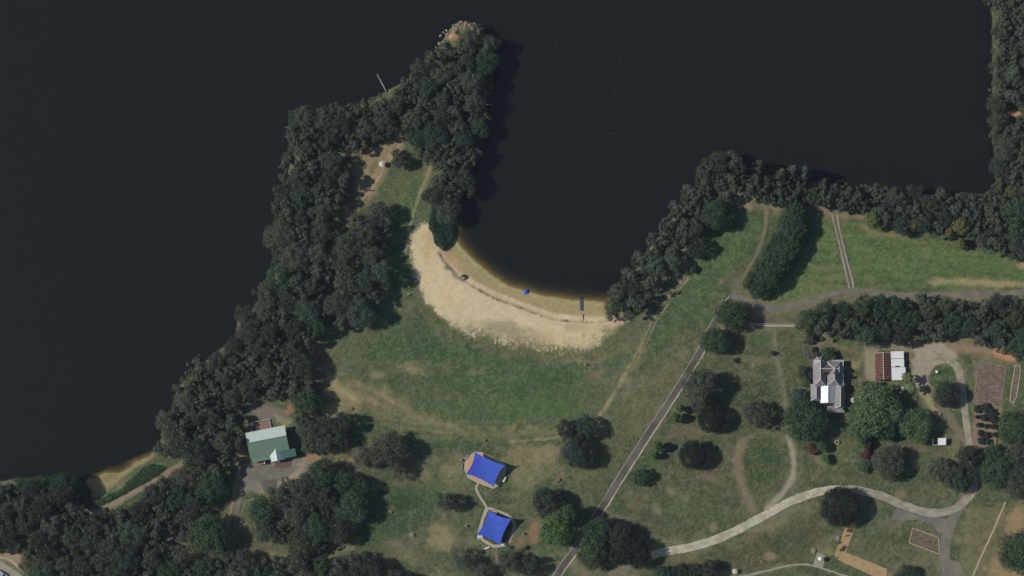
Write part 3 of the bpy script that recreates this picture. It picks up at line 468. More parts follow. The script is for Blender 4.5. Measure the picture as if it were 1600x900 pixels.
strip('kerb', [(1571, 784), (1556, 820), (1541, 852), (1526, 885), (1515, 912)], 2.4, M['concrete'], .03, .12)
strip('garden_path', [(1170, 508), (1210, 509), (1249, 509)], 2.2, M['concrete'], .03, .15)

# play pads
pad('playground_paving', [(724, 731), (727, 720), (734, 711), (743, 705), (753, 706), (786, 723), (792, 730), (788, 749), (780, 758), (771, 764), (746, 755), (730, 746)], M['concrete'], .03)
pad('playground_softfall', [(728, 731), (731, 721), (737, 714), (744, 709), (752, 711), (784, 726), (787, 732), (784, 747), (777, 755), (770, 760), (748, 751), (733, 743)], M['salmon'], .036)
pad('playground_paving', [(758, 793), (766, 792), (792, 802), (803, 811), (807, 822), (798, 846), (788, 855), (770, 856), (752, 845), (746, 832), (752, 810)], M['concrete'], .032)
pad('playground_softfall', [(763, 797), (790, 806), (799, 813), (802, 822), (794, 843), (785, 851), (771, 851), (756, 842), (751, 831), (757, 810)], M['darkpad'], .038)
pad('sand_strip', [(1324, 816), (1338, 818), (1322, 862), (1306, 872), (1304, 866)], M['sandpit'], .034); pad('sand_strip', [(1312, 865), (1322, 863), (1386, 889), (1384, 903), (1366, 901), (1309, 875)], M['sandpit'], .03)
pad('tower_paving', [(1277, 863), (1289, 868), (1286, 887), (1270, 883)], M['kerb'], .04)

# ------------------------------------------------------------------ trees
def leaf_arrays(rs, cen, nrm, size, aspect=.65, jit=.40):
    n = len(cen); d = nrm+rs.normal(0, jit, (n, 3)); d /= np.linalg.norm(d, axis=1)[:, None]+1e-9
    a = np.cross(d, rs.normal(0, 1, (n, 3))); a /= np.linalg.norm(a, axis=1)[:, None]+1e-9; b_ = np.cross(d, a)
    s = (size*rs.uniform(.6, 1.35, n))[:, None]; a = a*s*.5; b_ = b_*s*.5*aspect
    v = np.stack([cen-a, cen-b_*.9, cen+a, cen+b_*.9], 1).reshape(-1, 3)
    return v
def quads(name, v):
    me = bpy.data.meshes.new(name); n = len(v)//4
    me.vertices.add(len(v)); me.vertices.foreach_set('co', v.astype(np.float32).ravel()); me.loops.add(len(v)); me.loops.foreach_set('vertex_index', np.arange(len(v)))
    me.polygons.add(n); me.polygons.foreach_set('loop_start', np.arange(0, n*4, 4)); me.update(calc_edges=True); return me
def crown_mesh(seed, Rr, H, z0, nclump, nleaf, leaf, rough=.22, shape='round', fill=.35):
    rs = np.random.RandomState(seed); zc = (H+z0)/2; rz = (H-z0)/2; out = []
    lob = rs.uniform(0, 2*math.pi, 5)
    for i in range(nclump):
        u = rs.uniform(0, 2*math.pi); cz = rs.uniform(-.55, 1); rr = math.sqrt(max(0, 1-cz*cz))
        rad = 1 if rs.rand() > fill else rs.uniform(.45, .9)
        o = 1+rough*(math.sin(2*u+lob[0])*.4+math.sin(3*u+lob[1])*.5+math.sin(5*u+lob[2])*.5)+rs.normal(0, rough*.35)
        cr = Rr*rs.uniform(.17, .36)*(1 if shape != 'round2' else .8)
        if shape == 'cone': hh = (cz+.55)/1.55; k = (1-hh)**.8*.95+.05; c = np.array([math.cos(u)*Rr*k*o*rad, math.sin(u)*Rr*k*o*rad, z0+hh*(H-z0)]); cr *= (.5+.7*k)
        else: c = np.array([math.cos(u)*(Rr-cr*.8)*rr*o*rad, math.sin(u)*(Rr-cr*.8)*rr*o*rad, zc+cz*(rz-cr*.5)*rad*(1+rs.normal(0, rough*.25))])
        m = int(nleaf*rs.uniform(.7, 1.3)); d = rs.normal(0, 1, (m, 3)); d[:, 2] += .25; d /= np.linalg.norm(d, axis=1)[:, None]
        p = c+d*cr*(rs.uniform(.45, 1.15, m)**.6)[:, None]*np.array([1, 1, .75]); p[:, 2] = np.maximum(p[:, 2], .3)
        out.append(leaf_arrays(rs, p, d, leaf))
    return quads('crown', np.concatenate(out))
def trunk_mesh(seed, Rr, H, z0):
    rs = random.Random(seed); m = MB(); t = max(.10, H*.022); top = z0+(H-z0)*.5; dx, dy = rs.uniform(-.4, .4), rs.uniform(-.4, .4)
    m.tube([(0, 0, -.6), (0, 0, .15), (dx*.3, dy*.3, z0*.6), (dx, dy, top)], [t*1.5, t*1.15, t, t*.45], 8)
    for i in range(5):
        a = i*1.257+rs.uniform(-.4, .4); b0 = z0*.6+rs.uniform(0, .5)*(top-z0*.6); L = Rr*rs.uniform(.5, .8)
        m.tube([(dx*.5, dy*.5, b0), (math.cos(a)*L*.45, math.sin(a)*L*.45, b0+(H-b0)*.3), (math.cos(a)*L, math.sin(a)*L, b0+(H-b0)*.55)], [t*.55, t*.35, t*.12], 6)
    me = bpy.data.meshes.new('trunk'); me.from_pydata(m.v, [], m.f); me.materials.append(M['bark']); me.polygons.foreach_set('use_smooth', [True]*len(m.f)); return me
# kind -> (radius, height, crown base, clumps, leaves per clump, leaf size, roughness, shape, fill, seeds)
SPEC = dict(
 gumL=(7.5, 12, 2.2, 150, 70, .55, .26, 'round', .3, 3), gumM=(4.8, 10, 2.0, 84, 66, .46, .26, 'round', .3, 5), gumS=(2.8, 6.5, 1.2, 42, 60, .38, .26, 'round', .3, 2),
 denseL=(7.5, 11, 1.6, 130, 75, .58, .16, 'round', .2, 3), denseM=(4.8, 8.5, 1.2, 70, 75, .46, .18, 'round', .2, 3), denseS=(2.4, 4, .3, 60, 70, .36, .2, 'round', .2, 2),
 figL=(7.0, 9.5, 1.6, 260, 55, .42, .06, 'round2', .1, 1), sparseL=(6.0, 10, 2.6, 80, 56, .46, .34, 'round', .5, 2), bareM=(4.0, 8, 1.6, 46, 46, .40, .36, 'round', .6, 1),
 cone=(2.6, 10, .6, 90, 60, .40, .3, 'cone', .3, 2), bushS=(1.5, 1.9, .1, 34, 60, .28, .2, 'round', .2, 2))
_cache = {}
def tree_meshes(spec, seed, leafname):
    key = (spec, seed, leafname)
    if key not in _cache:
        r_, H, z0, nc, nl, ls, ro, sh, fi, ns = SPEC[spec]; k2 = (spec, seed)
        if k2 not in _cache: _cache[k2] = (crown_mesh(hash(spec) % 1 + sum(map(ord, spec))*7+seed*13, r_, H, z0, nc, nl, ls, ro, sh, fi), trunk_mesh(seed+5, r_, H, z0))
        c, t_ = _cache[k2]; c = c.copy(); c.materials.clear(); c.materials.append(M[leafname]); _cache[key] = (c, t_)
    return _cache[key]
rt = random.Random(11)
def tree(px, py, r, spec, leafname, label, group=None, h=None, cat='tree', name='tree', rx=None, rng=None):
    rng = rng or rt; r_, H, z0 = SPEC[spec][:3]; ns = SPEC[spec][9]; R_m = r*S; k = R_m/r_*1.04
    hh = h if h else H*(.45+.55*k); zc = hh*.55; x, y = G(px, py, zc); z = hz(x, y)-.05
    c, t_ = tree_meshes(spec, rng.randrange(ns), leafname); rot = rng.uniform(0, 6.28)
    e = empty(name, (x, y, max(z, 0)), 0, label, cat, group)
    ob = link(bpy.data.objects.new('crown' if cat == 'tree' else 'foliage', c), e); ob.rotation_euler.z = rot; kx = (rx*S/r_ if rx else k)
    ob.scale = (k, k, hh/H) if not rx else (kx, k, hh/H)
    if rx: ob.rotation_euler.z = 0
    tk = link(bpy.data.objects.new('trunk' if cat == 'tree' else 'stem', t_), e); tk.rotation_euler.z = rot; tk.scale = (k, k, hh/H)
    return e

BELT['point'] = [(590, 166), (636, 128), (678, 90), (706, 62), (726, 44), (748, 46), (763, 74), (764, 130), (758, 175), (750, 205), (700, 200), (640, 190)]
BELT['neck'] = [(458, 182), (502, 178), (550, 168), (598, 152), (640, 188), (622, 205), (595, 228), (555, 232), (500, 240), (458, 250)]
BELT['westnorth'] = [(456, 240), (534, 244), (538, 296), (514, 322), (500, 400), (434, 405), (434, 325), (446, 285)]
BELT['westmid'] = [(434, 405), (510, 408), (508, 500), (480, 545), (400, 552), (366, 530), (372, 497), (398, 480), (418, 447)]
BELT['westsouth'] = [(302, 572), (366, 530), (480, 548), (488, 600), (460, 615), (380, 628), (380, 690), (360, 715), (252, 708), (252, 672), (266, 642), (277, 606)]
BELT['eastshore'] = [(952, 486), (962, 460), (992, 418), (1016, 386), (1040, 350), (1064, 316), (1088, 288), (1102, 262), (1150, 268), (1145, 298), (1105, 335), (1085, 360), (1062, 395), (1030, 440), (990, 494)]
BELT['northeast'] = [(1346, 294), (1450, 306), (1545, 306), (1610, 300), (1610, 392), (1560, 388), (1510, 372), (1450, 358), (1375, 348), (1350, 330)]
BELT['eastcoast'] = [(1555, -20), (1612, -20), (1612, 298), (1562, 290), (1557, 200)]
BELT['inner'] = [(560, 345), (588, 322), (602, 340), (598, 380), (585, 400), (598, 430), (580, 482), (560, 500), (520, 502), (522, 430), (545, 385)]
BELT['neck'] = [(458, 182), (502, 178), (550, 168), (598, 152), (640, 186), (618, 200), (590, 218), (550, 226), (500, 236), (458, 250)]
# trees that stand apart, each with its own label: (px, py, radius, spec, leaves, label, height)
SOLO = [
 (478, 626, 21, 'denseL', 'dense', 'dark green round tree at the northeast corner of the building car park', 9),
 (473, 655, 13, 'gumM', 'gum', 'small olive tree directly south of the dark round tree by the car park', 8), (487, 674, 21, 'gumL', 'gum', 'broad olive tree beside the east end of the green roofed building', 9), (512, 668, 17, 'gumM', 'gum', 'olive tree second east from the green roofed building', 9), (535, 662, 17, 'gumM', 'dark', 'dark tree whose long trunk shadow crosses the dry grass by the stone ring', 9),
 (508, 693, 17, 'gumM', 'gum', 'olive tree south in the cluster east of the green roofed building', 8), (530, 684, 14, 'gumM', 'dark', 'dark small tree between the building cluster and the brown thin tree', 8), (485, 697, 13, 'gumM', 'gum', 'small olive tree nearest the brick paving of the building', 7),
 (572, 716, 17, 'gumL', 'sparse', 'grey-brown tree on tan grass west of the big ragged tree', 8), (607, 703, 27, 'gumL', 'sparse', 'big ragged brown-green tree with scattered shadows on the lawn edge', 11), (622, 735, 12, 'sparseL', 'sparse', 'small thin tree touching the south side of the big ragged tree', 8),
 (697, 784, 15, 'gumM', 'gum', 'small grey-green tree alone on the lawn west of the lower blue sail', 9),
 (722, 876, 20, 'sparseL', 'gum', 'thin-leaved tree just south of the lower blue sail', 9), (752, 893, 15, 'gumM', 'gum', 'olive tree cut by the photo bottom south of the lower blue sail', 7), (797, 876, 19, 'gumM', 'gum', 'grey olive tree southeast of the lower blue sail', 9), (826, 885, 16, 'gumM', 'dark', 'dark tree beside the asphalt path at the photo bottom', 8),
 (855, 786, 23, 'denseL', 'dark', 'dark tree on the reddish earth northwest of the bright green tree', 10), (872, 806, 14, 'denseM', 'bright', 'small bright green crown between the dark tree and the asphalt path', 8), (870, 828, 27, 'denseL', 'bright', 'vivid bright green tree west of the asphalt path', 12), (884, 806, 18, 'denseM', 'lime', 'yellow-green crown on the northeast side of the vivid bright tree', 13.5),
 (935, 830, 22, 'denseL', 'dense', 'blue-green tree just east of the asphalt path', 10), (925, 862, 24, 'denseL', 'dense', 'large blue-green tree at the west end of the pale gravel drive', 10), (965, 835, 22, 'denseL', 'dark', 'dark tree in the middle of the clump east of the asphalt path', 9), (993, 862, 24, 'denseL', 'fig', 'very dark tree at the mouth of the gravel drive', 9), (962, 868, 15, 'denseM', 'dark', 'dark small tree between the blue-green tree and the very dark tree', 8),
 (885, 672, 15, 'denseM', 'dark', 'dark tree at the west of the group on the dry lawn above the dogleg path', 8), (915, 668, 18, 'denseM', 'dark', 'dark tree at the northeast of the group on the dry lawn', 8), (900, 708, 22, 'denseL', 'dark', 'grey-green tree at the south of the group on the dry lawn', 10), (903, 690, 12, 'denseM', 'dark', 'small dark crown in the middle of the group on the dry lawn', 7),
 (1145, 492, 24, 'denseL', 'dense', 'round green tree at the fork of the asphalt path', 9), (1116, 532, 21, 'denseL', 'dense', 'round green tree hugging the east side of the asphalt path', 9),
 (1092, 603, 26, 'gumL', 'gum', 'ragged grey-green tree with a very wide shadow near the asphalt path', 12), (1112, 654, 22, 'figL', 'fig', 'smooth dark round tree south of the ragged tree with the wide shadow', 8), (1092, 630, 14, 'gumM', 'gum', 'grey-green small tree between the ragged tree and the smooth dark tree', 7), (1183, 647, 21, 'denseM', 'gum', 'speckled grey-green round tree west of the garden track', 8),
 (1083, 711, 22, 'figL', 'fig', 'very dark smooth round tree alone with its round shadow joined on', 8), (1001, 745, 14, 'denseM', 'dense', 'small round tree standing close to the east edge of the asphalt path', 5.5),
 (1063, 638, 6, 'denseS', 'bright', 'narrow upright green shrub, upper of two with long shadows beside the smooth dark tree', 6.5), (1056, 652, 7, 'denseS', 'bright', 'narrow upright green shrub, lower of two with long shadows beside the smooth dark tree', 7), (1028, 697, 7, 'denseS', 'bright', 'narrow bright shrub, upper of two west of the very dark smooth round tree', 7), (1023, 712, 6, 'denseS', 'bright', 'narrow bright shrub, lower of two west of the very dark smooth round tree', 5),
 (1256, 658, 32, 'denseL', 'dense', 'huge dark green tree against the southwest corner of the slate house', 11), (1248, 622, 14, 'denseM', 'blue', 'blue-grey leaved tree behind the huge tree at the slate house', 6),
 (1313, 792, 31, 'figL', 'fig', 'huge very dark fig tree at the top of the sand strip', 9), (1364, 640, 40, 'denseL', 'lime', 'largest fresh green tree between the slate house and the palm', 12), (1345, 672, 18, 'denseM', 'lime', 'fresh green crown at the southwest side of the largest tree', 8), (1430, 664, 27, 'denseL', 'lime', 'fresh green tree beside the white garden shed', 8.5), (1385, 672, 16, 'denseM', 'dense', 'dark green crown at the southeast side of the largest tree', 8),
 (1478, 616, 20, 'denseL', 'dark', 'dark tree on the oval lawn inside the driveway loop', 7.5), (1388, 722, 26, 'denseL', 'gum', 'grey-green domed tree east of the reddish shrub', 9),
 (1468, 733, 19, 'denseM', 'gum', 'grey-green tree west of the drive junction', 8), (1490, 745, 18, 'denseM', 'dense', 'green tree at the north side of the drive junction', 8), (1510, 715, 19, 'gumM', 'dark', 'dark tree where the two drives meet', 9), (1500, 758, 13, 'denseM', 'dense', 'small green tree overhanging the drive junction', 7), (1522, 738, 14, 'denseM', 'dark', 'dark tree standing over the drive junction', 8),
 (1556, 738, 26, 'denseL', 'dense', 'big dark green tree east of the drive junction', 10), (1590, 752, 24, 'denseL', 'gum', 'grey-green tree at the east photo edge below the orchard', 10), (1590, 712, 20, 'denseL', 'gum', 'olive tree at the east photo edge beside the orchard', 9), (1585, 668, 27, 'denseL', 'dense', 'big green tree at the east photo edge south of the long narrow bed', 9), (1552, 708, 14, 'denseM', 'dense', 'dark tree just below the orchard shrubs', 7),
 (1596, 862, 36, 'denseL', 'dense', 'big green tree cut by the east photo edge near the bottom', 10), (1600, 540, 26, 'denseL', 'dense', 'green tree at the east photo edge beside the orange earth', 9),
 (1415, 899, 16, 'denseM', 'dense', 'dark tree at the photo bottom beside the end of the sand strip', 6), (1036, 897, 14, 'denseM', 'dark', 'dark low tree, west one of the row at the photo bottom below the gravel drive', 6), (1062, 893, 14, 'denseM', 'dark', 'dark low tree, second from west in the row at the photo bottom', 6), (1086, 893, 13, 'denseM', 'dark', 'dark low tree, third from west in the row at the photo bottom', 6), (1108, 890, 15, 'denseM', 'dark', 'dark low tree, east one of the row at the photo bottom near the white sculpture', 7),
 (1262, 502, 18, 'denseM', 'dense', 'green round tree at the west end of the tall row below the field path', 9), (1268, 528, 8, 'cone', 'dark', 'narrow dark tree south of the west end of the tall tree row', 5),
 (1117, 337, 22, 'denseL', 'dense', 'dark dense tree standing inside the lawn edge of the eastern shore', 10), (1090, 387, 17, 'denseM', 'dark', 'dark low tree alone on the lawn beside the eastern shore track', 7), (624, 253, 11, 'gumM', 'gum', 'small olive tree on the peninsula lawn with a large shadow beside it', 7),
 (325, 838, 32, 'denseL', 'dense', 'large rounded dark green tree west of the asphalt yard drive', 11), (40, 884, 12, 'sparseL', 'sparse', 'small thin tree beside the road at the lower left corner', 6), (640, 905, 10, 'gumM', 'dark', 'dark tree at the photo bottom south of the lower lawn', 6),
 (583, 893, 22, 'denseL', 'dark', 'dark tree at the east end of the bottom tree row', 9), (1362, 345, 13, 'denseM', 'yellow', 'yellow-green lit tree at the west end of the northeastern shore belt', 9), (1427, 353, 8, 'denseS', 'yellow', 'small yellow-green tree on the field edge of the northeastern belt', 7), (1501, 355, 13, 'denseM', 'yellow', 'yellow-green lit tree at the middle of the field edge in the northeastern belt', 9), (1482, 364, 8, 'denseS', 'yellow', 'small yellow-green tree just west of the lit tree in the northeastern belt', 7), (1501, 380, 8, 'denseS', 'yellow', 'small pale yellow tree jutting south from the northeastern belt into the field', 6),
 (1268, 306, 12, 'denseM', 'lime', 'fresh green small tree on the shore above the diagonal tree row', 7), (1580, 300, 11, 'denseM', 'lime', 'fresh green tree in the corner where the two eastern shores meet', 7), (620, 240, 8, 'gumS', 'gum', 'small scrubby tree at the north end of the peninsula clearing', 5),
 (1120, 255, 19, 'gumL', 'gum', 'broad olive grey tree at the top of the headland east of the cove', 12), (1146, 254, 16, 'gumM', 'gum', 'olive grey tree second from west on the headland east of the cove', 11), (1100, 272, 15, 'gumM', 'gum', 'olive grey tree at the western shoulder of the headland east of the cove', 11),
 (1187, 258, 10, 'cone', 'gum', 'tall feathery conifer, westernmost of those rising above the north shore', 14), (1222, 270, 9, 'cone', 'gum', 'slim feathery conifer, second from west above the north shore', 12), (1239, 266, 11, 'cone', 'gum', 'tall feathery conifer, third from west above the north shore', 14), (1257, 268, 10, 'cone', 'gum', 'tall feathery conifer, fourth from west above the north shore', 15), (1289, 283, 6, 'cone', 'gum', 'small slim conifer at the waterline, easternmost above the north shore', 9),
 (412, 745, 1, 'bushS', 'gum', 'x', 1),
]
SOLO.pop()
placed = []
for s_ in SOLO:
    tree(*s_[:3], s_[3], s_[4], s_[5], h=s_[6]); placed.append((s_[0], s_[1], s_[2]))
BUSH = [
 (1353, 710, 8, 'denseS', 'red', 'rounded reddish brown shrub north of the grey-green domed tree', 3), (1346, 693, 9, 'denseS', 'bright', 'bright green shrub north of the reddish brown shrub', 3.5), (1350, 728, 10, 'denseS', 'lime', 'green shrub south of the reddish brown shrub', 3), (1358, 695, 7, 'denseS', 'dark', 'dark shrub northeast of the reddish brown shrub', 4),
 (1267, 701, 9, 'denseS', 'red', 'reddish brown shrub below the huge tree at the slate house', 3.5), (1283, 696, 11, 'denseS', 'dense', 'dark green shrub right of the reddish shrub below the slate house', 4.5), (1291, 717, 8, 'denseS', 'bright', 'bright green shrub southmost of the cluster below the slate house', 3.5),
 (1268, 553, 11, 'denseS', 'sparse', 'brownish shrub northwest of the slate house', 2.5), (1293, 555, 12, 'denseS', 'dense', 'dark green shrub directly north of the slate house', 4), (1254, 580, 9, 'denseS', 'dense', 'dark shrub west of the slate house', 3), (1259, 596, 8, 'denseS', 'lime', 'yellowish green shrub at the west wall of the slate house', 3), (1267, 587, 6, 'denseS', 'dark', 'small dark shrub at the west wall of the slate house', 2.5),
 (1082, 421, 6, 'denseS', 'weed', 'small shrub alone south of the dark low tree on the eastern lawn', 3), (1150, 563, 4, 'bushS', 'dark', 'tiny shrub on the dry grass north of the speckled tree', 1.5), (1208, 552, 4, 'bushS', 'dark', 'tiny dark shrub beside the garden track', 2), (1375, 605, 8, 'denseS', 'sparse', 'greyish shrub against the south side of the rusty shed', 3), (1354, 603, 8, 'denseS', 'sparse', 'greyish shrub at the southwest corner of the rusty shed', 3),
 (1420, 725, 5, 'bushS', 'gum', 'x', 2), (425, 772, 5, 'bushS', 'weed', 'x', 2),
]
for s_ in BUSH[:-2]:
    tree(*s_[:3], s_[3], s_[4], s_[5], h=s_[6], cat='shrub', name='shrub'); placed.append((s_[0], s_[1], s_[2]))
# small orchard below the large soil bed
orch = [(1527, 639, 6), (1539, 637, 8), (1549, 645, 7), (1538, 652, 6), (1552, 656, 6), (1526, 651, 3), (1529, 664, 4), (1541, 666, 4), (1552, 667, 4), (1532, 677, 5), (1541, 680, 5), (1553, 679, 4), (1533, 688, 6), (1543, 690, 5)]
onames = ['northwest corner', 'north middle, the largest of all', 'north end on the right side', 'second row, middle', 'second row, right end', 'left edge, smallest of all', 'third row, left end', 'third row, middle', 'third row, right end', 'fourth row, left end', 'fourth row, middle', 'fourth row, right end', 'south row, left end', 'south row, right end']
for (a, b_, r_), nm in zip(orch, onames): tree(a, b_, r_, 'bushS', 'dark', 'dark orchard shrub on bare soil, '+nm, 'orchard shrubs on bare soil', h=2.2, cat='shrub', name='shrub')
# diagonal row
row = [(1247, 330, 14), (1240, 342, 19), (1228, 353, 15), (1246, 358, 15), (1233, 368, 20), (1219, 376, 16), (1237, 385, 14), (1222, 393, 20), (1207, 398, 17), (1222, 412, 14), (1207, 417, 20), (1192, 420, 16), (1203, 434, 16), (1190, 437, 19), (1178, 440, 15), (1184, 452, 14)]
for i, (a, b_, r_) in enumerate(row):
    lab = 'northernmost dense green tree of the diagonal row between the two field paths' if i == 0 else 'southernmost dense green tree of the diagonal row, at the path fork' if i == len(row)-1 else 'dense green tree inside the diagonal row between the two field paths'
    tree(a, b_, r_, 'denseL' if r_ > 15 else 'denseM', 'dense', lab, 'trees of the diagonal row', h=8.5); placed.append((a, b_, r_))
# stands: everything inside a belt, filled crown by crown; the outermost ones have labels of their own
def inpoly(x, y, poly):
    ins = False; n = len(poly)
    for i in range(n):
        x0, y0 = poly[i]; x1, y1 = poly[(i+1) % n]
        if (y0 > y) != (y1 > y) and x < x0+(y-y0)*(x1-x0)/(y1-y0): ins = not ins
    return ins
GAPS = [(543, 332, 12), (524, 394, 12), (535, 360, 6), (512, 410, 7), (704, 56, 10), (722, 42, 8), (492, 553, 7), (495, 580, 8), (268, 842, 12), (1582, 172, 13), (1600, 182, 10), (640, 262, 10), (568, 262, 7), (578, 285, 14), (592, 262, 14), (612, 228, 9), (634, 290, 18), (560, 295, 8), (575, 262, 10), (615, 250, 10), (600, 288, 12), (645, 232, 6),  (695, 140, 6), (300, 872, 6), (15, 880, 22), (150, 780, 20), (712, 84, 5), (410, 660, 42), (425, 690, 45), (405, 632, 16)]
UNDER = []; CUT = 15.3
def stand(key, where, spec_mix, rr, h, hshore=None, gapk=.74, group=None, poly=None, shift=0):
    poly = poly or BELT[key]; xs = [p[0] for p in poly]; ys = [p[1] for p in poly]; rs = random.Random(sum(map(ord, key))); new = []
    for it in range(9000):
        x, y = rs.uniform(min(xs), max(xs)), rs.uniform(min(ys), max(ys)); r = rs.choice([rs.uniform(*rr), rs.uniform(rr[0], (rr[0]+rr[1])/2)]) if it < 3000 else rs.uniform(rr[0]*.62, rr[0]) 
        if not inpoly(x, y, poly): continue
        if any(math.hypot(x-a, y-b_) < c+r*.6 for a, b_, c in GAPS): continue
        if any(math.hypot(x-a, y-b_) < (c+r)*gapk for a, b_, c in placed): continue
        placed.append((x, y, r))
        if it < 3000: new.append((x, y, r))
        else: UNDER.append((x, y-shift, r, h*.72*rs.uniform(.8, 1.1)))
    ext = {}
    if len(new) > 3:
        ext[min(new, key=lambda t: t[1])] = 'northernmost'; ext.setdefault(max(new, key=lambda t: t[1]), 'southernmost'); ext.setdefault(min(new, key=lambda t: t[0]), 'westernmost'); ext.setdefault(max(new, key=lambda t: t[0]), 'easternmost'); ext.setdefault(max(new, key=lambda t: t[2]), 'broadest')
    desc = dict(gum='olive grey gum tree', dark='dark green tree', dense='dense green tree', sparse='thin brown-green tree', weed='green tree', lime='fresh green tree')
    for t_ in new:
        if t_[2] < CUT: UNDER.append((t_[0], t_[1]-shift, t_[2]*1.05, h*.9)); continue
        sp, lf = rs.choice(spec_mix); x, y, r = t_
        base = {'gum': 'gumL' if r > 20 else 'gumM' if r > 12 else 'gumS', 'dense': 'denseL' if r > 20 else 'denseM', 'cone': 'cone', 'sparse': 'sparseL'}[sp]
        e = ext.get(t_); d = desc[lf]; d = 'tall feathery '+d if sp == 'cone' else d
        # colour and place describe it; same words only where nothing tells the crowns apart
        lab = f'{e} {d} {where}' if e else f'{d} {where}'
        lab = lab.replace('olive grey gum tree', 'gum tree') if len(lab.split()) > 16 else lab
        hh = h*rs.uniform(.85, 1.15)*(.7+.3*r/rr[1])
        if len(lab.split()) > 16: lab = ' '.join(lab.split()[:16])
        tree(x, y-shift, r, base, lf, lab, group or f'trees {where}', h=hh, rng=rs)
    return len(new)
N_ = 0
gm_ = [('gum', 'gum')]*5+[('gum', 'dark')]*3+[('dense', 'dense')]
N_ += stand('point', 'crowded on the rocky tip of the peninsula', gm_, (14, 24), 11)
N_ += stand('neck', 'at the northwest corner of the peninsula', gm_, (14, 25), 10)
N_ += stand('arm', 'lining the cove side of the peninsula', gm_, (13, 22), 10)
N_ += stand('westnorth', 'of the western shore belt beside the peninsula clearing', gm_, (14, 24), 10)
N_ += stand('inner', 'in the big clump west of the sandy beach', gm_[:6], (18, 27), 11.5)
N_ += stand('westmid', 'of the western shore belt level with the beach', gm_, (14, 24), 10)
N_ += stand('westsouth', 'between the western shore and the green roofed building', gm_, (14, 24), 10)
N_ += stand('southwest', 'in the wood at the lower left below the little bay', [('gum', 'gum')]*3+[('gum', 'dark')]*4+[('dense', 'dense')]*2+[('sparse', 'sparse')], (14, 26), 10)
N_ += stand('south', 'in the tree row along the bottom left edge', [('gum', 'gum')]*3+[('dense', 'dense')]*3+[('sparse', 'sparse')], (14, 24), 9)
N_ += stand('parkside', 'in the wood between the yard drive and the lower lawn', [('gum', 'gum')]*3+[('dense', 'dense')]*2+[('gum', 'dark')]*2, (17, 26), 10)
N_ += stand('eastshore', 'of the shore belt east of the cove', [('gum', 'gum')]*5+[('gum', 'dark')], (12, 20), 9.5)
N_ += stand('northshore', 'on the north shore above the field paths', [('cone', 'gum')]*3+[('gum', 'dark')]*2+[('dense', 'dark')]*2, (10, 16), 10)
N_ += stand('northeast', 'of the northeastern shore belt above the mown field', [('gum', 'dark')]*3+[('dense', 'dark')]*3+[('gum', 'gum')]*2+[('dense', 'dense')], (12, 22), 9)
N_ += stand('eastcoast', 'on the narrow bank at the upper right edge', [('gum', 'gum')]*3+[('gum', 'dark')]+[('cone', 'gum')], (12, 22), 9)
N_ += stand('hedge', 'of the tall tree row north of the rusty shed', [('dense', 'dense')]*5+[('gum', 'dark')]*2+[('dense', 'dark')], (13, 22), 10)
print('TREES', N_, len(UNDER), len(SOLO), len(row))
uv = [crown_mesh(900+i, 3.2, 6.5, 1.0, 34, 62, .50, .26) for i in range(3)]; ua = []
for me_ in uv: a_ = np.empty(len(me_.vertices)*3, np.float32); me_.vertices.foreach_get('co', a_); ua.append(a_.reshape(-1, 3))
big = []; ru = random.Random(77)
for (px, py, r, hh) in UNDER:
    x, y = G(px, py, hh*.55); a_ = ua[ru.randrange(3)]; th = ru.uniform(0, 6.28); c_, s_ = math.cos(th), math.sin(th); kk = r*S/3.2*1.05
    big.append(np.stack([(a_[:, 0]*c_-a_[:, 1]*s_)*kk+x, (a_[:, 0]*s_+a_[:, 1]*c_)*kk+y, a_[:, 2]*hh/6.5+max(hz(x, y), 0)], 1))
me_ = quads('understorey', np.concatenate(big)); me_.materials.append(M['gum']); tag(link(bpy.data.objects.new('understorey', me_)), 'lower grey-green growth filling the gaps between the trees of the woods', 'undergrowth', kind='stuff')

# reed beds and bank plants (uncountable)
def cover(name, polys, leafname, hgt, n_per, size, lab, cat, up=.6):
    rs = np.random.RandomState(sum(map(ord, name))+len(polys)); out = []
    for poly in polys:
        xs = [p[0] for p in poly]; ys = [p[1] for p in poly]; A = (max(xs)-min(xs))*(max(ys)-min(ys))*S*S; n = int(A*n_per)
        x = rs.uniform(min(xs), max(xs), n); y = rs.uniform(min(ys), max(ys), n); d = pdist(x, y, poly)+(fbm(x, y, 6, 3, 3)-.5)*5; k = d < 0; x, y, d = x[k], y[k], d[k]
        z0 = np.maximum(height(x, y), 0); hm = hgt*np.clip(-d/9+.35, .2, 1)*(.6+.6*fbm(x, y, 8, 9, 3)); z = z0+hm*rs.uniform(.25, 1, len(x))
        cen = np.stack([(x-800)*S, (450-y)*S, z], 1); nr = rs.normal(0, 1, (len(x), 3))*.6; nr[:, 2] += up; nr /= np.linalg.norm(nr, axis=1)[:, None]
        out.append(leaf_arrays(rs, cen, nr, size, .35, .5))
    me = quads(name, np.concatenate(out)); me.materials.append(M[leafname]); o = link(bpy.data.objects.new(name, me)); tag(o, lab, cat, kind='stuff'); return o
cover('reeds', [[(676, 322), (702, 314), (712, 345), (712, 370), (705, 385), (692, 393), (680, 380), (669, 350)]], 'teal', 2.4, 70, .6, 'dark teal reed bed at the west end of the sandy beach', 'reeds')
cover('reeds', [[(20, 750), (60, 743), (110, 742), (128, 750), (142, 766), (144, 790), (132, 795), (118, 768), (60, 760), (30, 764)]], 'weed', 2.2, 40, .6, 'dark green reed bed in the bay at the lower left', 'reeds')
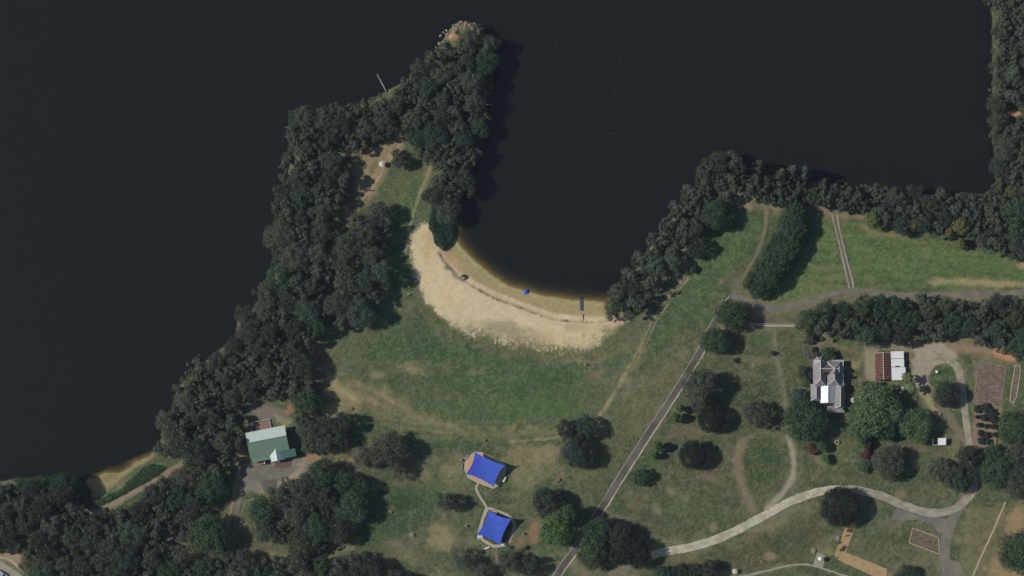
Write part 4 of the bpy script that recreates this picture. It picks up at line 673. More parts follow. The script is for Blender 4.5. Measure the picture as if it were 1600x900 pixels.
cover('reeds', [[(430, 300), (438, 300), (434, 350), (432, 410), (420, 445), (414, 440), (424, 405), (426, 350)], [(450, 172), (520, 166), (560, 160), (560, 170), (470, 182), (462, 230), (450, 230)]], 'weed', 1.8, 40, .55, 'pale green reeds fringing the western shore', 'reeds')
cover('bank_plants', [[(150, 792), (154, 780), (190, 764), (205, 748), (222, 732), (240, 724), (262, 730), (245, 745), (215, 762), (180, 780), (160, 790)]], 'weed', 1.0, 40, .5, 'leafy green ground plants between the bay sand and the earth track', 'ground cover')
cover('bank_plants', [[(1552, -10), (1562, -10), (1562, 130), (1566, 290), (1556, 280), (1553, 150)]], 'gum', 1.6, 12, .5, 'olive scrub along the water edge of the upper right bank', 'ground cover')

rs = np.random.RandomState(21); fx = np.concatenate([rs.normal(930, 90, 150), rs.uniform(0, 1550, 130), rs.normal(520, 50, 30)]); fy = np.concatenate([rs.normal(150, 90, 150), rs.uniform(0, 700, 130), rs.normal(30, 40, 30)]); kk = (sdist(fx, fy) > 12); fx, fy = fx[kk], fy[kk]
cen = np.stack([(fx-800)*S, (450-fy)*S, np.full(len(fx), .0)], 1); nr = np.tile([0, 0, 1.0], (len(fx), 1)); me = quads('lake_flecks', leaf_arrays(rs, cen, nr, .34, .6, .02)); me.materials.append(mat('pale_fleck', (.16, .17, .16))); tag(link(bpy.data.objects.new('lake_flecks', me)), 'tiny pale flecks scattered over the dark lake', 'flotsam', kind='stuff')  # small flat pale quads scattered on the water sheet
# ------------------------------------------------------------------ buildings
def hip(x0, x1, y0, y1, ze, zr, axis='y', h0=1.0, h1=1.0, th=.12):
    """roof faces over the rectangle; h0/h1: hip inset at the low/high end of the ridge (0 = gable). returns verts, faces, ridge+hip lines"""
    if axis == 'y': xm = (x0+x1)/2; a, b = (xm, y0+h0, zr), (xm, y1-h1, zr)
    else: ym = (y0+y1)/2; a, b = (x0+h0, ym, zr), (x1-h1, ym, zr)
    p = [(x0, y0, ze), (x1, y0, ze), (x1, y1, ze), (x0, y1, ze)]; v = p+[a, b]+[(q[0], q[1], ze-th) for q in p]
    f = [(0, 1, 4), (1, 2, 5, 4), (2, 3, 5), (3, 0, 4, 5)] if axis == 'y' else [(0, 1, 5, 4), (1, 2, 5), (2, 3, 4, 5), (3, 0, 4)]
    f = f+[(9, 8, 7, 6), (0, 6, 7, 1), (1, 7, 8, 2), (2, 8, 9, 3), (3, 9, 6, 0)]
    up = lambda q, d=.05: (q[0], q[1], q[2]+d)
    if axis == 'y': L = [(a, b), (p[0], a), (p[1], a), (p[2], b), (p[3], b)]
    else: L = [(a, b), (p[0], a), (p[3], a), (p[1], b), (p[2], b)]
    return v, f, [(up(s), up(e)) for s, e in L]
def roof(name, root, mat_, capmat=None, capr=.13, **k):
    v, f, L = hip(**k); o = mesh(name, v, f, mat_, root)
    if capmat:
        m = MB()
        for s_, e_ in L: m.tube([s_, e_], capr, 6)
        m.build('roof_capping', capmat, o)
    return o
def wall_box(root, rects, z1, mt, name='wall'):
    m = MB()
    for (x0, x1, y0, y1) in rects: m.box(((x0+x1)/2, (y0+y1)/2, z1/2-.1), (x1-x0, y1-y0, z1+.2))
    return m.build(name, mt, root)
def window(root, x, y, z, wd, ht, face):     # face: 'x+','x-','y+','y-'
    d = .06; sx, sy = (d, wd) if face[0] == 'x' else (wd, d); g = 1 if face[1] == '+' else -1; ox, oy = (g*.04, 0) if face[0] == 'x' else (0, g*.04)
    o = MB().box((x+ox, y+oy, z), (sx+.02, sy, ht) if face[0] == 'x' else (sx, sy+.02, ht)).build('window', M['white'], root)
    MB().box((x+ox*1.6, y+oy*1.6, z), (sx+.03, sy-.16, ht-.16) if face[0] == 'x' else (sx-.16, sy+.03, ht-.16)).build('pane', M['glass'], o)
def door(root, x, y, face, wd=1.0, ht=2.1):
    g = 1 if face[1] == '+' else -1; ox, oy = (g*.04, 0) if face[0] == 'x' else (0, g*.04)
    o = MB().box((x+ox, y+oy, ht/2), (.1, wd, ht) if face[0] == 'x' else (wd, .1, ht)).build('door', M['wood'], root)
    MB().box((x+ox*2.6+(.35 if face[0] == 'y' else 0), y+oy*2.6+(.35 if face[0] == 'x' else 0), 1.0), (.06, .06, .14)).build('handle', M['steel'], o)

# slate-roofed house; local frame: origin at its ground centre
HX, HY = G(1240+420/7.5, 530+520/7.5, 4.5)
def hl(zx, zy): return ((zx-420)/7.5*S, -(zy-520)/7.5*S)
house = empty('house', (HX, HY, ZL), 0, 'old house with hipped grey slate roofs, white cappings and a white metal roof panel', 'house')
def rect(zx0, zx1, zy0, zy1): a = hl(zx0, zy1); b = hl(zx1, zy0); return a[0], b[0], a[1], b[1]
rW = rect(232, 386, 262, 552); rM = rect(300, 530, 282, 424); rE = rect(392, 552, 258, 552); rS = rect(322, 486, 548, 742); rR = rect(486, 606, 520, 800); rLw = rect(205, 322, 520, 720)
wall_box(house, [(rW[0]+.4, rW[1]-.2, rW[2]+.3, rW[3]-.3), (rE[0]+.2, rE[1]-.1, rE[2]+.3, rE[3]-.3)], 3.7, M['stone']); wall_box(house, [(rM[0], rM[1], rM[2]+.3, rM[3]-.3), (rS[0]+.1, rS[1]-.1, rS[2]+.2, rS[3]), (rR[0]+.1, rR[1]-.5, rR[2]+.6, rR[3]-.4), (rLw[0]+.5, rLw[1]-.1, rLw[2]+.5, rLw[3]-.4)], 3.3, M['stone'], 'wall')
k = dict(capmat=M['cap'])
roof('roof', house, M['slate'], x0=rW[0], x1=rW[1], y0=rW[2], y1=rW[3], ze=3.6, zr=6.3, axis='y', h0=2.3, h1=.0, **k)
roof('roof', house, M['slate2'], x0=rM[0], x1=rM[1], y0=rM[2], y1=rM[3], ze=3.62, zr=6.1, axis='x', h0=0, h1=0, **k)
roof('roof', house, M['slate'], x0=rE[0], x1=rE[1], y0=rE[2], y1=rE[3], ze=3.64, zr=6.4, axis='y', h0=2.4, h1=3.2, **k)
r1 = roof('metal_roof', house, M['zinc'], x0=rS[0], x1=rS[1], y0=rS[2], y1=rS[3], ze=3.5, zr=4.75, axis='y', h0=0, h1=0, **k); r1['label'] = 'white and blue-grey metal gable roof'
roof('roof', house, M['slate'], x0=rR[0], x1=rR[1], y0=rR[2], y1=rR[3], ze=3.3, zr=5.4, axis='y', h0=.3, h1=1.6, **k)
roof('roof', house, M['slate'], x0=rLw[0], x1=rLw[1], y0=rLw[2], y1=rLw[3], ze=3.3, zr=5.2, axis='y', h0=1.0, h1=1.6, **k)
# octagonal bay on the north end with radiating cappings
bx_, by_ = hl(304, 262); by_ -= .2; ra = 2.35
bay = mesh('bay_roof', [(bx_+ra*math.cos(R(22.5+45*i)), by_+ra*math.sin(R(22.5+45*i)), 3.66) for i in range(8)]+[(bx_, by_, 6.1)], [(i, (i+1) % 8, 8) for i in range(8)]+[tuple(range(7, -1, -1))], M['slate'], house)
m = MB()
for i in range(8): m.tube([(bx_+ra*math.cos(R(22.5+45*i)), by_+ra*math.sin(R(22.5+45*i)), 3.72), (bx_, by_, 6.16)], .12, 6)
m.build('roof_capping', M['cap'], bay)
MB().lathe((bx_, by_, 0), [(ra-.35, -.2), (ra-.35, 3.6)], 8, R(22.5)).build('bay_wall', M['stone'], house)
# verandas: flat blue-grey sheet on the east, white on the north
v0 = rect(550, 588, 245, 545); vb = rect(402, 588, 243, 280)
vm = MB().box(((v0[0]+v0[1])/2, (v0[2]+v0[3])/2, 3.0), (v0[1]-v0[0], v0[3]-v0[2], .1)).build('veranda_roof', M['bluegrey'], house)
MB().box((v0[1]-.06, (v0[2]+v0[3])/2, 3.08), (.22, v0[3]-v0[2], .14)).build('gutter', M['cap'], vm)
MB().box(((vb[0]+vb[1])/2, vb[3]-.4, 3.02), (vb[1]-vb[0], 1.3, .1)).build('veranda_roof', M['zinc'], house)
for i in range(6):
    yy = v0[2]+.4+(v0[3]-v0[2]-.8)*i/5; MB().box((v0[1]-.15, yy, 1.45), (.14, .14, 3.0)).build('veranda_post', M['white'], house)
sv = rect(400, 610, 775, 850); mesh('veranda_roof', [(sv[0], sv[2], 2.6), (sv[1], sv[2], 2.6), (sv[1]-1.6, sv[3], 3.2), (sv[0], sv[3], 3.2)], [(0, 1, 2, 3)], M['slate'], house)
for xx in (sv[0]+.2, (sv[0]+sv[1])/2, sv[1]-.2): MB().box((xx, sv[2]+.15, 1.25), (.14, .14, 2.6)).build('veranda_post', M['white'], house)
for zx, zy, hh in ((474, 408, 6.9), (340, 400, 6.6), (578, 430, 5.2)):
    x, y = hl(zx, zy); c = MB().box((x, y, hh-1.3), (.6, .9, 2.6)).box((x, y, hh), (.75, 1.05, .2)).build('chimney', M['chim'], house); MB().lathe((x, y, hh+.1), [(.16, 0), (.12, .35)], 8).build('chimney_pot', M['chim'], c)
for yy in (-1.5, 1, 3.5, 6): window(house, rW[0]+.4, yy, 1.7, 1.1, 1.6, 'x-')
for yy in (-1.5, 1, 5.5): window(house, rE[1]-.1, yy, 1.7, 1.1, 1.6, 'x+')
door(house, rE[1]-.1, 3.2, 'x+'); window(house, rR[1]-.5, -4, 1.6, 1.1, 1.4, 'x+'); window(house, (rS[0]+rS[1])/2, rS[2]+.2, 1.7, 1.4, 1.4, 'y-'); window(house, (rE[0]+rE[1])/2, rE[3]-.3, 1.7, 1.1, 1.5, 'y+')

# rusty shed, slightly turned, and the three-bay white-roofed shed beside it
def shed_root(name, cx, cy, rz, lab, z=3): x, y = G(cx, cy, z); return empty(name, (x, y, ZL), rz, lab, 'shed')
rs_ = shed_root('shed', 1240+1051/7.5, 530+318/7.5, R(1.5), 'shed with a rusty red corrugated gable roof and pale ridge', 3.0)
wall_box(rs_, [(-2.7, 2.7, -5.0, 5.0)], 2.5, M['wood']); o = roof('roof', rs_, M['rust'], x0=-3.0, x1=3.0, y0=-5.25, y1=5.25, ze=2.5, zr=3.5, axis='y', h0=0, h1=0)
MB().tube([(0, -5.3, 3.54), (0, 5.3, 3.54)], .13, 6).tube([(-3, 5.3, 2.53), (0, 5.3, 3.54)], .09, 6).tube([(0, 5.3, 3.54), (3, 5.3, 2.53)], .09, 6).build('roof_capping', M['cap'], o); m = MB()
for i in range(12): yy = -4.8+i*.87; m.tube([(-3.0, yy, 2.52), (0, yy, 3.52), (3.0, yy, 2.52)], .045, 5)
m.build('sheet_laps', M['stone'], o); door(rs_, 0, -5.0, 'y-', 1.6); window(rs_, -2.7, 1, 1.5, 1.0, .8, 'x-')
ws = shed_root('shed', 1240+1222/7.5, 530+310/7.5, R(1.5), 'shed with three bright white roof sheets beside the rusty shed', 2.4)
wall_box(ws, [(-2.45, 2.35, -5.2, 5.2)], 2.0, M['wood'])
for a, b, c, d in ((2.85, 5.6, -2.65, 2.45), (-.42, 2.62, -2.6, 2.5), (-5.65, -.62, -2.55, 2.95)): mesh('roof_sheet', [(c, a, 2.45), (d, a, 2.15), (d, b, 2.2), (c, b, 2.5), (c, a, 2.35), (d, a, 2.05), (d, b, 2.1), (c, b, 2.4)], [(0, 1, 2, 3), (7, 6, 5, 4), (0, 4, 5, 1), (1, 5, 6, 2), (2, 6, 7, 3), (3, 7, 4, 0)], M['whitesheet'], ws)
MB().box((-.3, -.36, 2.4), (1.6, .5, .3)).build('roof_vent', M['darkrock'], ws); door(ws, 2.35, -3, 'x+', 1.8); door(ws, 2.35, 1, 'x+', 1.8)
gs = shed_root('shed', 1468, 690, R(1), 'small white garden shed with an open dark bay, beside the fresh green tree', 2.3)
wall_box(gs, [(-.4, 2.4, -1.1, 1.1)], 2.0, M['white']); mesh('roof', [(-.6, -1.35, 2.15), (2.55, -1.35, 2.15), (2.55, 1.35, 2.45), (-.6, 1.35, 2.45), (-.6, -1.35, 2.05), (2.55, -1.35, 2.05), (2.55, 1.35, 2.35), (-.6, 1.35, 2.35)], [(0, 1, 2, 3), (7, 6, 5, 4), (0, 4, 5, 1), (1, 5, 6, 2), (2, 6, 7, 3), (3, 7, 4, 0)], M['whitesheet'], gs)
m = MB().box((-1.5, -1.3, 2.1), (2.0, .12, .14)).box((-2.5, 0, 2.1), (.12, 2.5, .14)).box((-2.45, -1.25, 1.05), (.1, .1, 2.1)).box((-2.45, 1.2, 1.05), (.1, .1, 2.1)).build('bay_frame', M['white'], gs); MB().box((-1.5, -.1, 1.0), (1.7, 2.0, .9)).build('dark_block', M['darkrock'], gs); door(gs, 1.4, -1.1, 'y-')  # solid dark block fills the open bay

# green-roofed building by the western shore
rot = math.atan2(90, 455); BX, BY = G(360+440/7.5, 620+550/7.5, 4.5)
gb = empty('clubhouse', (BX, BY, ZL), rot, 'building with a green metal roof, its lit north slope painted pale, by the western wood', 'building')
wall_box(gb, [(-7.1, 7.1, -5.2, 5.2)], 3.2, M['render'])
def slab(pts, th=.1): n = len(pts); return pts+[(p[0], p[1], p[2]-th) for p in pts], [tuple(range(n)), tuple(range(2*n-1, n-1, -1))]+[(i, n+i, n+(i+1) % n, (i+1) % n) for i in range(n)]
yr = 1.6
v, f = slab([(-7.9, yr, 5.4), (7.7, yr, 5.4), (7.7, 6.0, 3.3), (-7.9, 6.0, 3.3)]); mesh('north_roof', v, f, M['litroof'], gb)['label'] = 'sheet-metal north roof slope with its lit brightness painted pale'  # north slope's lighter look in the light is painted in
v, f = slab([(-7.9, -5.9, 2.95), (7.7, -5.9, 2.95), (7.7, yr, 5.4), (-7.9, yr, 5.4)]); ro = mesh('south_roof', v, f, M['greenroof'], gb)
MB().tube([(-7.9, yr, 5.43), (7.7, yr, 5.43)], .12, 6).build('ridge_cap', M['greenroof'], ro)
mesh('gable_wall', [(-7.1, -5.2, 3.1), (-7.1, yr, 5.25), (-7.1, 5.2, 3.4), (7.1, -5.2, 3.1), (7.1, yr, 5.25), (7.1, 5.2, 3.4)], [(0, 1, 2), (5, 4, 3)], M['render'], gb)
# porch gable and side canopy on the south-east
mesh('porch_roof', *slab([(-.2, -6.9, 2.85), (2.3, -7.0, 4.0), (2.3, -1.8, 4.15), (-.4, -4.8, 3.4)]), M['litroof'], gb)['label'] = 'western slope of the porch gable with sun glare painted pale'  # sun glare on this west slope is put into its colour
mesh('porch_roof', *slab([(2.3, -7.0, 4.0), (5.2, -6.9, 2.8), (4.4, -3.2, 3.3), (2.3, -1.8, 4.15)]), M['bluegrey'], gb)
mesh('side_roof', *slab([(4.7, -6.6, 3.05), (9.9, -6.6, 3.0), (9.9, -3.6, 3.9), (3.6, -3.6, 4.05)]), M['darkgreen'], gb)['label'] = 'darker blue-green roof over the side entry'
for x, y in ((9.1, -6.5), (9.1, -4.2), (5.2, -6.5), (0, -6.7)): MB().box((x, y, 1.35), (.15, .15, 2.7)).build('post', M['white'], gb)
MB().box((-4, -6.6, .45), (2.0, .9, 1.1)).build('brick_wall', M['brick'], gb); MB().box((-3.0, -6.5, .9), (.22, 1.2, 1.8)).build('brick_pier', M['white'], gb)
door(gb, 1.5, -5.2, 'y-', 1.6); 
for xx in (-5.5, -2.5, 5): window(gb, xx, -5.2, 1.7, 1.4, 1.2, 'y-')
for yy in (-3, 0, 3): window(gb, -7.1, yy, 1.7, 1.2, 1.1, 'x-'); window(gb, 7.1, yy, 1.7, 1.2, 1.1, 'x+')
dk = MB().box((-.9, 8.0, .55), (6.2, 3.8, .12)).build('deck', M['deck'], gb); m = MB()
for i in range(9): m.box((-3.95+i*.765, 9.85, 1.05), (.06, .06, 1.0))
m.box((-.9, 9.85, 1.55), (6.3, .12, .1)).box((2.2, 8.0, 1.55), (.1, 3.8, .1)); m.build('railing', M['white'], gb)
for x in (-3.8, 0, 2): MB().box((x, 9.6, .2), (.15, .15, .7)).build('deck_post', M['wood'], gb)
x, y = G(393.5, 663, 1); wt = empty('water_tank', (x, y, ZL), 0, 'small white water tank at the west end of the brown deck', 'tank')
MB().lathe((0, 0, 0), [(.75, 0), (.78, .1), (.75, 1.3), (.55, 1.5), (.2, 1.62)], 20).build('tank_body', M['white'], wt); MB().lathe((0, 0, 1.6), [(.22, 0), (.22, .08)], 12).build('lid', M['steel'], wt)
x, y = G(388.5, 664, .5); wt = empty('storage_box', (x, y, ZL), .2, 'low white storage box just left of the white water tank', 'box'); MB().box((0, 0, .35), (.9, .6, .7)).build('box_body', M['white'], wt); MB().box((0, 0, .74), (.98, .68, .07)).build('lid', M['white'], wt)

# ------------------------------------------------------------------ shade sails
def sail(cor, lab, group, violet=None, curve=.062, flip=False):
    n = 14; c = [Vector((*G(px, py, z), ZL+z)) for px, py, z in cor]; cen = sum(c, Vector())/4
    e = empty('shade_sail', (cen.x, cen.y, ZL), 0, lab, 'shade sail', group); o = e.location
    v = []; f = []; mi = []
    for j in range(n+1):
        for i in range(n+1):
            u, t_ = i/n, j/n; p = c[0]*(1-u)*(1-t_)+c[1]*u*(1-t_)+c[2]*u*t_+c[3]*(1-u)*t_
            bu = 4*u*(1-u); bt = 4*t_*(1-t_)
            p = p+(c[3]-c[0])*curve*bu*(.5-t_)*2*abs(1-2*t_)**0+(c[1]-c[0])*curve*bt*(.5-u)*2
            p = p-Vector((0, 0, 1))*.25*bu*bt; v.append(p-o)
    for j in range(n):
        for i in range(n): a = j*(n+1)+i; f.append((a, a+n+1, a+n+2, a+1)); mi.append(1 if violet and i/n < violet else 0)
    if violet:
        k1 = [q for q, m_ in zip(f, mi) if m_]; k0 = [q for q, m_ in zip(f, mi) if not m_]
        def sub(fs): ids = sorted({i for q in fs for i in q}); mp = {i: n for n, i in enumerate(ids)}; return [v[i] for i in ids], [tuple(mp[i] for i in q) for q in fs]
        mesh('canopy', *sub(k0), M['sail'], e, True); mesh('canopy_panel', *sub(k1), M['sail2'], e, True)['label'] = 'darker violet-blue western strip of the canopy'
    else: mesh('canopy', v, f, M['sail'], e, True)
    for q in c:
        dr = (q-cen); dr.z = 0; dr.normalize(); b = q+dr*.5-o; MB().tube([(b.x, b.y, -.3), (b.x, b.y, b.z+.15)], .09, 10).tube([tuple(b), tuple(q-o)], .02, 5).build('post', M['steel'], e)
    return e
g_ = 'blue shade sails over the play pads'
sail([(742, 706, 2.9), (789, 727, 4.7), (772, 761, 2.4), (728, 740, 3.1)], 'upper, larger blue shade sail over the salmon play pad', g_, .22)
sail([(764, 798, 2.8), (799, 811, 4.7), (781, 852, 2.6), (745, 835, 3.0)], 'lower, smaller blue shade sail over the dark green play pad', g_)

# ------------------------------------------------------------------ furniture and small things
def bench(px, py, rz, lab, group='park benches', mt='white', L=1.8, name='bench'):
    x, y = G(px, py, .5); e = empty(name, (x, y, ZL+.03), rz, lab, 'bench', group); m = MB()
    for i in range(4): m.box((0, -.2+i*.14, .46), (L, .12, .05))
    m.build('seat', M[mt], e); m = MB()
    for i in range(3): m.box((0, .30+i*.02, .6+i*.15), (L, .04, .12))
    m.build('backrest', M[mt], e)
    for s_ in (-.7, .7): MB().box((s_*L/1.8, 0, .22), (.08, .5, .44)).box((s_*L/1.8, .27, .62), (.06, .06, .5)).build('leg', M['steel'], e)
    return e
def ptable(px, py, rz, lab, mt='white', k=1.0):
    x, y = G(px, py, .6); e = empty('picnic_table', (x, y, ZL+.03), rz, lab, 'picnic table', 'picnic tables'); m = MB()
    for i in range(5): m.box((0, (-.32+i*.16)*k, .74), (2.0*k, .145*k, .05))
    m.build('tabletop', M[mt], e)
    for s_ in (-1, 1):
        MB().box((0, s_*.72*k, .44), (2.0*k, .28*k, .05)).build('seat', M[mt], e)
        MB().box((s_*.7*k, 0, .42), (.08, 1.5*k, .07)).tube([(s_*.7*k, -.5*k, 0), (s_*.7*k, -.2*k, .72)], .04, 6).tube([(s_*.7*k, .5*k, 0), (s_*.7*k, .2*k, .72)], .04, 6).build('leg', M['steel'], e)
    return e
bench(729, 714, R(48), 'white bench at the northwest edge of the upper play pad', L=2.3); bench(722, 729, R(85), 'white bench at the west edge of the upper play pad', L=2.2); bench(788, 749, R(-118), 'white bench at the southeast edge of the upper play pad', L=2.2)
ptable(750, 838, R(8), 'white picnic table at the west corner of the lower play pad', k=1.05); bench(761, 856, R(200), 'pale wide bench just south of the lower play pad', L=2.2); bench(785, 851, R(180), 'small pale bench on the southeast rim of the lower play pad', L=1.3)
ptable(643, 835, R(3), 'pale picnic table alone on the dark lower lawn', 'kerb', .8); ptable(1309, 841, R(75), 'grey picnic table beside the west edge of the sand strip', 'kerb'); ptable(1271, 861, R(75), 'grey picnic table northwest of the paved tower', 'kerb')
ptable(547, 639, R(15), 'red-brown picnic table in a worn earth ring on the dry lawn', 'deck', .9); ptable(610, 799, R(-30), 'brown picnic table on the dark lower lawn', 'deck', .7)
bench(1177, 885, R(2), 'dark bench on the grass, west of the bare earth patch', mt='wood'); bench(1208, 878, R(0), 'dark long bench beside the bare earth patch', mt='wood', L=2.4); bench(1190, 877, R(10), 'small pale bench between two dark benches', mt='kerb', L=1.1)
x, y = G(597, 256, 2); um = empty('parasol_table', (x, y, ZL), .3, 'cream parasol over a round table on the peninsula dirt track', 'parasol')
MB().lathe((0, 0, 0), [(1.25, 1.95), (1.2, 2.0), (.6, 2.3), (.05, 2.5)], 8).build('canopy', M['cream'], um); MB().tube([(0, 0, 0), (0, 0, 2.5)], .04, 8).build('pole', M['wood'], um); MB().lathe((0, 0, .7), [(.6, 0), (.6, .06)], 16).build('tabletop', M['wood'], um)
def post(px, py, lab, mt, h=1.2, r_=.1, cat='post', name='post', cap=None):
    x, y = G(px, py, h/2); e = empty(name, (x, y, hz(x, y)), 0, lab, cat); MB().tube([(0, 0, -.3), (0, 0, h)], r_, 10).build('shaft', M[mt], e); MB().lathe((0, 0, h), [(r_*1.25, 0), (r_*1.3, .08), (r_*.5, .16)], 10).build('cap', M[cap or mt], e); return e
post(576, 297, 'short dark post beside the peninsula dirt track', 'darkrock', 1.8, .22); post(638, 460, 'small white-capped post on the grass west of the beach', 'darkrock', 1.2, .18, cap='white'); post(50, 896, 'white post at the bottom left beside the road', 'white', 2.5, .12); post(1211, 862, 'x', 'white') if False else None
def bin_(px, py, lab, mt='green_plastic'):
    x, y = G(px, py, .5); e = empty('litter_bin', (x, y, ZL), .3, lab, 'bin', 'litter bins'); MB().lathe((0, 0, 0), [(.30, 0), (.36, .95)], 12).build('bin_body', M[mt], e); MB().lathe((0, 0, .95), [(.40, 0), (.38, .08), (.12, .22)], 12).build('lid', M['steel'], e)
bin_(757, 688, 'dark litter bin on the lawn north of the upper blue sail'); bin_(721, 719, 'green litter bin left of the upper play pad'); bin_(729, 822, 'dark litter bin on the grass left of the lower play pad'); bin_(818, 834, 'dark litter bin on the red-brown earth right of the lower play pad'); bin_(915, 570, 'pale green litter bin on the lawn south of the beach', 'white')
x, y = G(872, 750, .6); bq = empty('barbecue', (x, y, ZL), .3, 'red-brown brick barbecue on bare earth below the tree group', 'barbecue'); MB().box((0, 0, .45), (1.5, .9, .9)).build('brick_base', M['brick'], bq); MB().box((0, 0, .94), (1.1, .7, .07)).build('hotplate', M['steel'], bq); MB().box((.9, 0, .5), (.25, .8, .1)).build('side_shelf', M['concrete'], bq)
# paved tower with white dome and well
x, y = G(1281.5, 873, 2.6); tw = empty('tank_stand', (x, y, ZL), .1, 'white domed round tank on a post stand, on the paved square by the stone path', 'tank'); MB().lathe((0, 0, 0), [(.8, 2.2), (.86, 2.3), (.82, 3.2), (.55, 3.45), (.1, 3.55)], 20).build('tank', M['white'], tw)
for i in range(4): MB().tube([(.62*math.cos(i*1.571+.78), .62*math.sin(i*1.571+.78), 0), (.55*math.cos(i*1.571+.78), .55*math.sin(i*1.571+.78), 2.25)], .07, 6).build('leg', M['wood'], tw)
x, y = G(1148, 893, 1.2); sc_ = empty('sculpture', (x, y, ZL), 0, 'cream star-shaped canopy beside the bottom tree row', 'parasol'); v = [(0, 0, 2.2)]; f = []
for i in range(16): a = i*math.pi/8; r_ = 1.35 if i % 2 == 0 else .75; v.append((r_*math.cos(a), r_*math.sin(a), 1.7 if i % 2 == 0 else 1.9))
f = [(0, 1+i, 1+(i+1) % 16) for i in range(16)]; mesh('canopy', v, f, M['cream'], sc_); MB().tube([(0, 0, 0), (0, 0, 2.2)], .05, 8).build('pole', M['wood'], sc_); MB().lathe((0, 0, 0), [(.4, 0), (.35, .15)], 12).build('base', M['concrete'], sc_)
x, y = G(1308, 691, .6); we = empty('garden_well', (x, y, ZL), 0, 'round stone well on the path between the slate house shrubs', 'well'); MB().lathe((0, 0, 0), [(.85, 0), (.85, .7), (.55, .7), (.55, .2)], 20).build('ring_wall', M['stone'], we); MB().lathe((0, 0, .3), [(.54, 0), (.54, .05)], 20).build('cover', M['darkrock'], we)
x, y = G(1463, 581, .6); fo = empty('bird_bath', (x, y, ZL), 0, 'small white bird bath on the oval lawn', 'bird bath'); MB().lathe((0, 0, 0), [(.32, 0), (.3, .1), (.13, .2), (.11, .75), (.2, .85)], 14).build('pedestal', M['white'], fo); MB().lathe((0, 0, .85), [(.2, 0), (.58, .16), (.55, .2), (.3, .1)], 18).build('bowl', M['white'], fo)
for (a, b_, lab) in ((1333, 625, 'larger white garden parasol at the west side of the largest fresh green tree'), (1344, 621, 'smaller white garden parasol nearer the largest fresh green tree'), (1411, 607, 'white garden parasol below the palms')):
    x, y = G(a, b_, 2.1); r_ = 1.1 if 'larger' in lab else .75; e = empty('parasol', (x, y, ZL), .4, lab, 'parasol', 'white garden parasols'); MB().lathe((0, 0, 0), [(r_, 2.0), (r_*.5, 2.25), (.04, 2.45)], 6).build('canopy', M['white'], e); MB().tube([(0, 0, 0), (0, 0, 2.4)], .035, 6).build('pole', M['wood'], e)
# beach things
x, y = G(822, 455, .8); bt = empty('beach_shelter', (x, y, max(hz(x, y), 0)), .4, 'small blue beach shelter standing at the waterline', 'beach shelter'); M['tent'] = mat('bright_blue_fabric', (.06, .14, .60), var=.05)
mesh('canopy', [(-1.2, -.8, .0), (1.0, -1.0, .0), (1.3, .7, .15), (-.9, 1.0, .15), (0, 0, 1.25)], [(0, 1, 4), (1, 2, 4), (2, 3, 4), (3, 0, 4)], M['tent'], bt); MB().tube([(-1.2, -.8, 0), (0, 0, 1.27), (1.3, .7, .15)], .03, 5).build('frame', M['steel'], bt)
x, y = P(912, 487); mt_ = tag(MB().box((x, y+0, hz(x, y)+.03), (1.9, 5.6, .05)).build('beach_mat', M['mat_rubber']), 'grey-blue mesh access mat running from the sand into the water', 'beach mat')
mt_.rotation_euler = (0, 0, 0)
x0, y0 = P(909, 463); x1, y1 = P(909.5, 485); MBm = MB(); v = []; f = []
for i in range(9): t_ = i/8; xx, yy = x0+(x1-x0)*t_, y0+(y1-y0)*t_; zz = max(hz(xx, yy), -.35)+.05; v += [(xx-.75, yy, zz), (xx+.75, yy, zz), (xx-.75, yy, zz-.04), (xx+.75, yy, zz-.04)]
for i in range(8): a = i*4; f += [(a, a+4, a+5, a+1), (a+2, a+3, a+7, a+6), (a, a+2, a+6, a+4), (a+1, a+5, a+7, a+3)]
bpy.data.objects.remove(mt_); mt_ = tag(mesh('beach_mat', v, f, M['mat_rubber']), 'grey-blue mesh access mat running from the sand into the water', 'beach mat')
x, y = P(911, 498); lg = empty('driftwood_post', (x, y, hz(x, y)), 0, 'thin weathered timber lying at the landward end of the access mat', 'driftwood'); MB().tube([(-.1, 1.7, .12), (.1, 0, .15), (0, -2.0, .1)], [.14, .12, .07], 8).build('log', M['wood'], lg); MB().tube([(.0, 1.2, .14), (.45, 1.75, .3)], .05, 6).build('branch', M['wood'], lg)
x, y = P(725.5, 433); pt = empty('fire_pit', (x, y, hz(x, y)), 0, 'dark oval fire pit on the sand at the drift line', 'fire pit'); o = MB().lathe((0, 0, 0), [(1.55, -.1), (1.45, .10), (.95, .10), (.8, .03)], 20).build('ash_bed', M['darkrock'], pt); o.scale = (1, .75, 1)
m = MB(); r2 = random.Random(3)
for i in range(16): a = i*.393; m.box((1.5*math.cos(a), 1.12*math.sin(a), .05), (.20, .16, .14), a, .7)
m.build('stone_ring', M['stone'], pt)
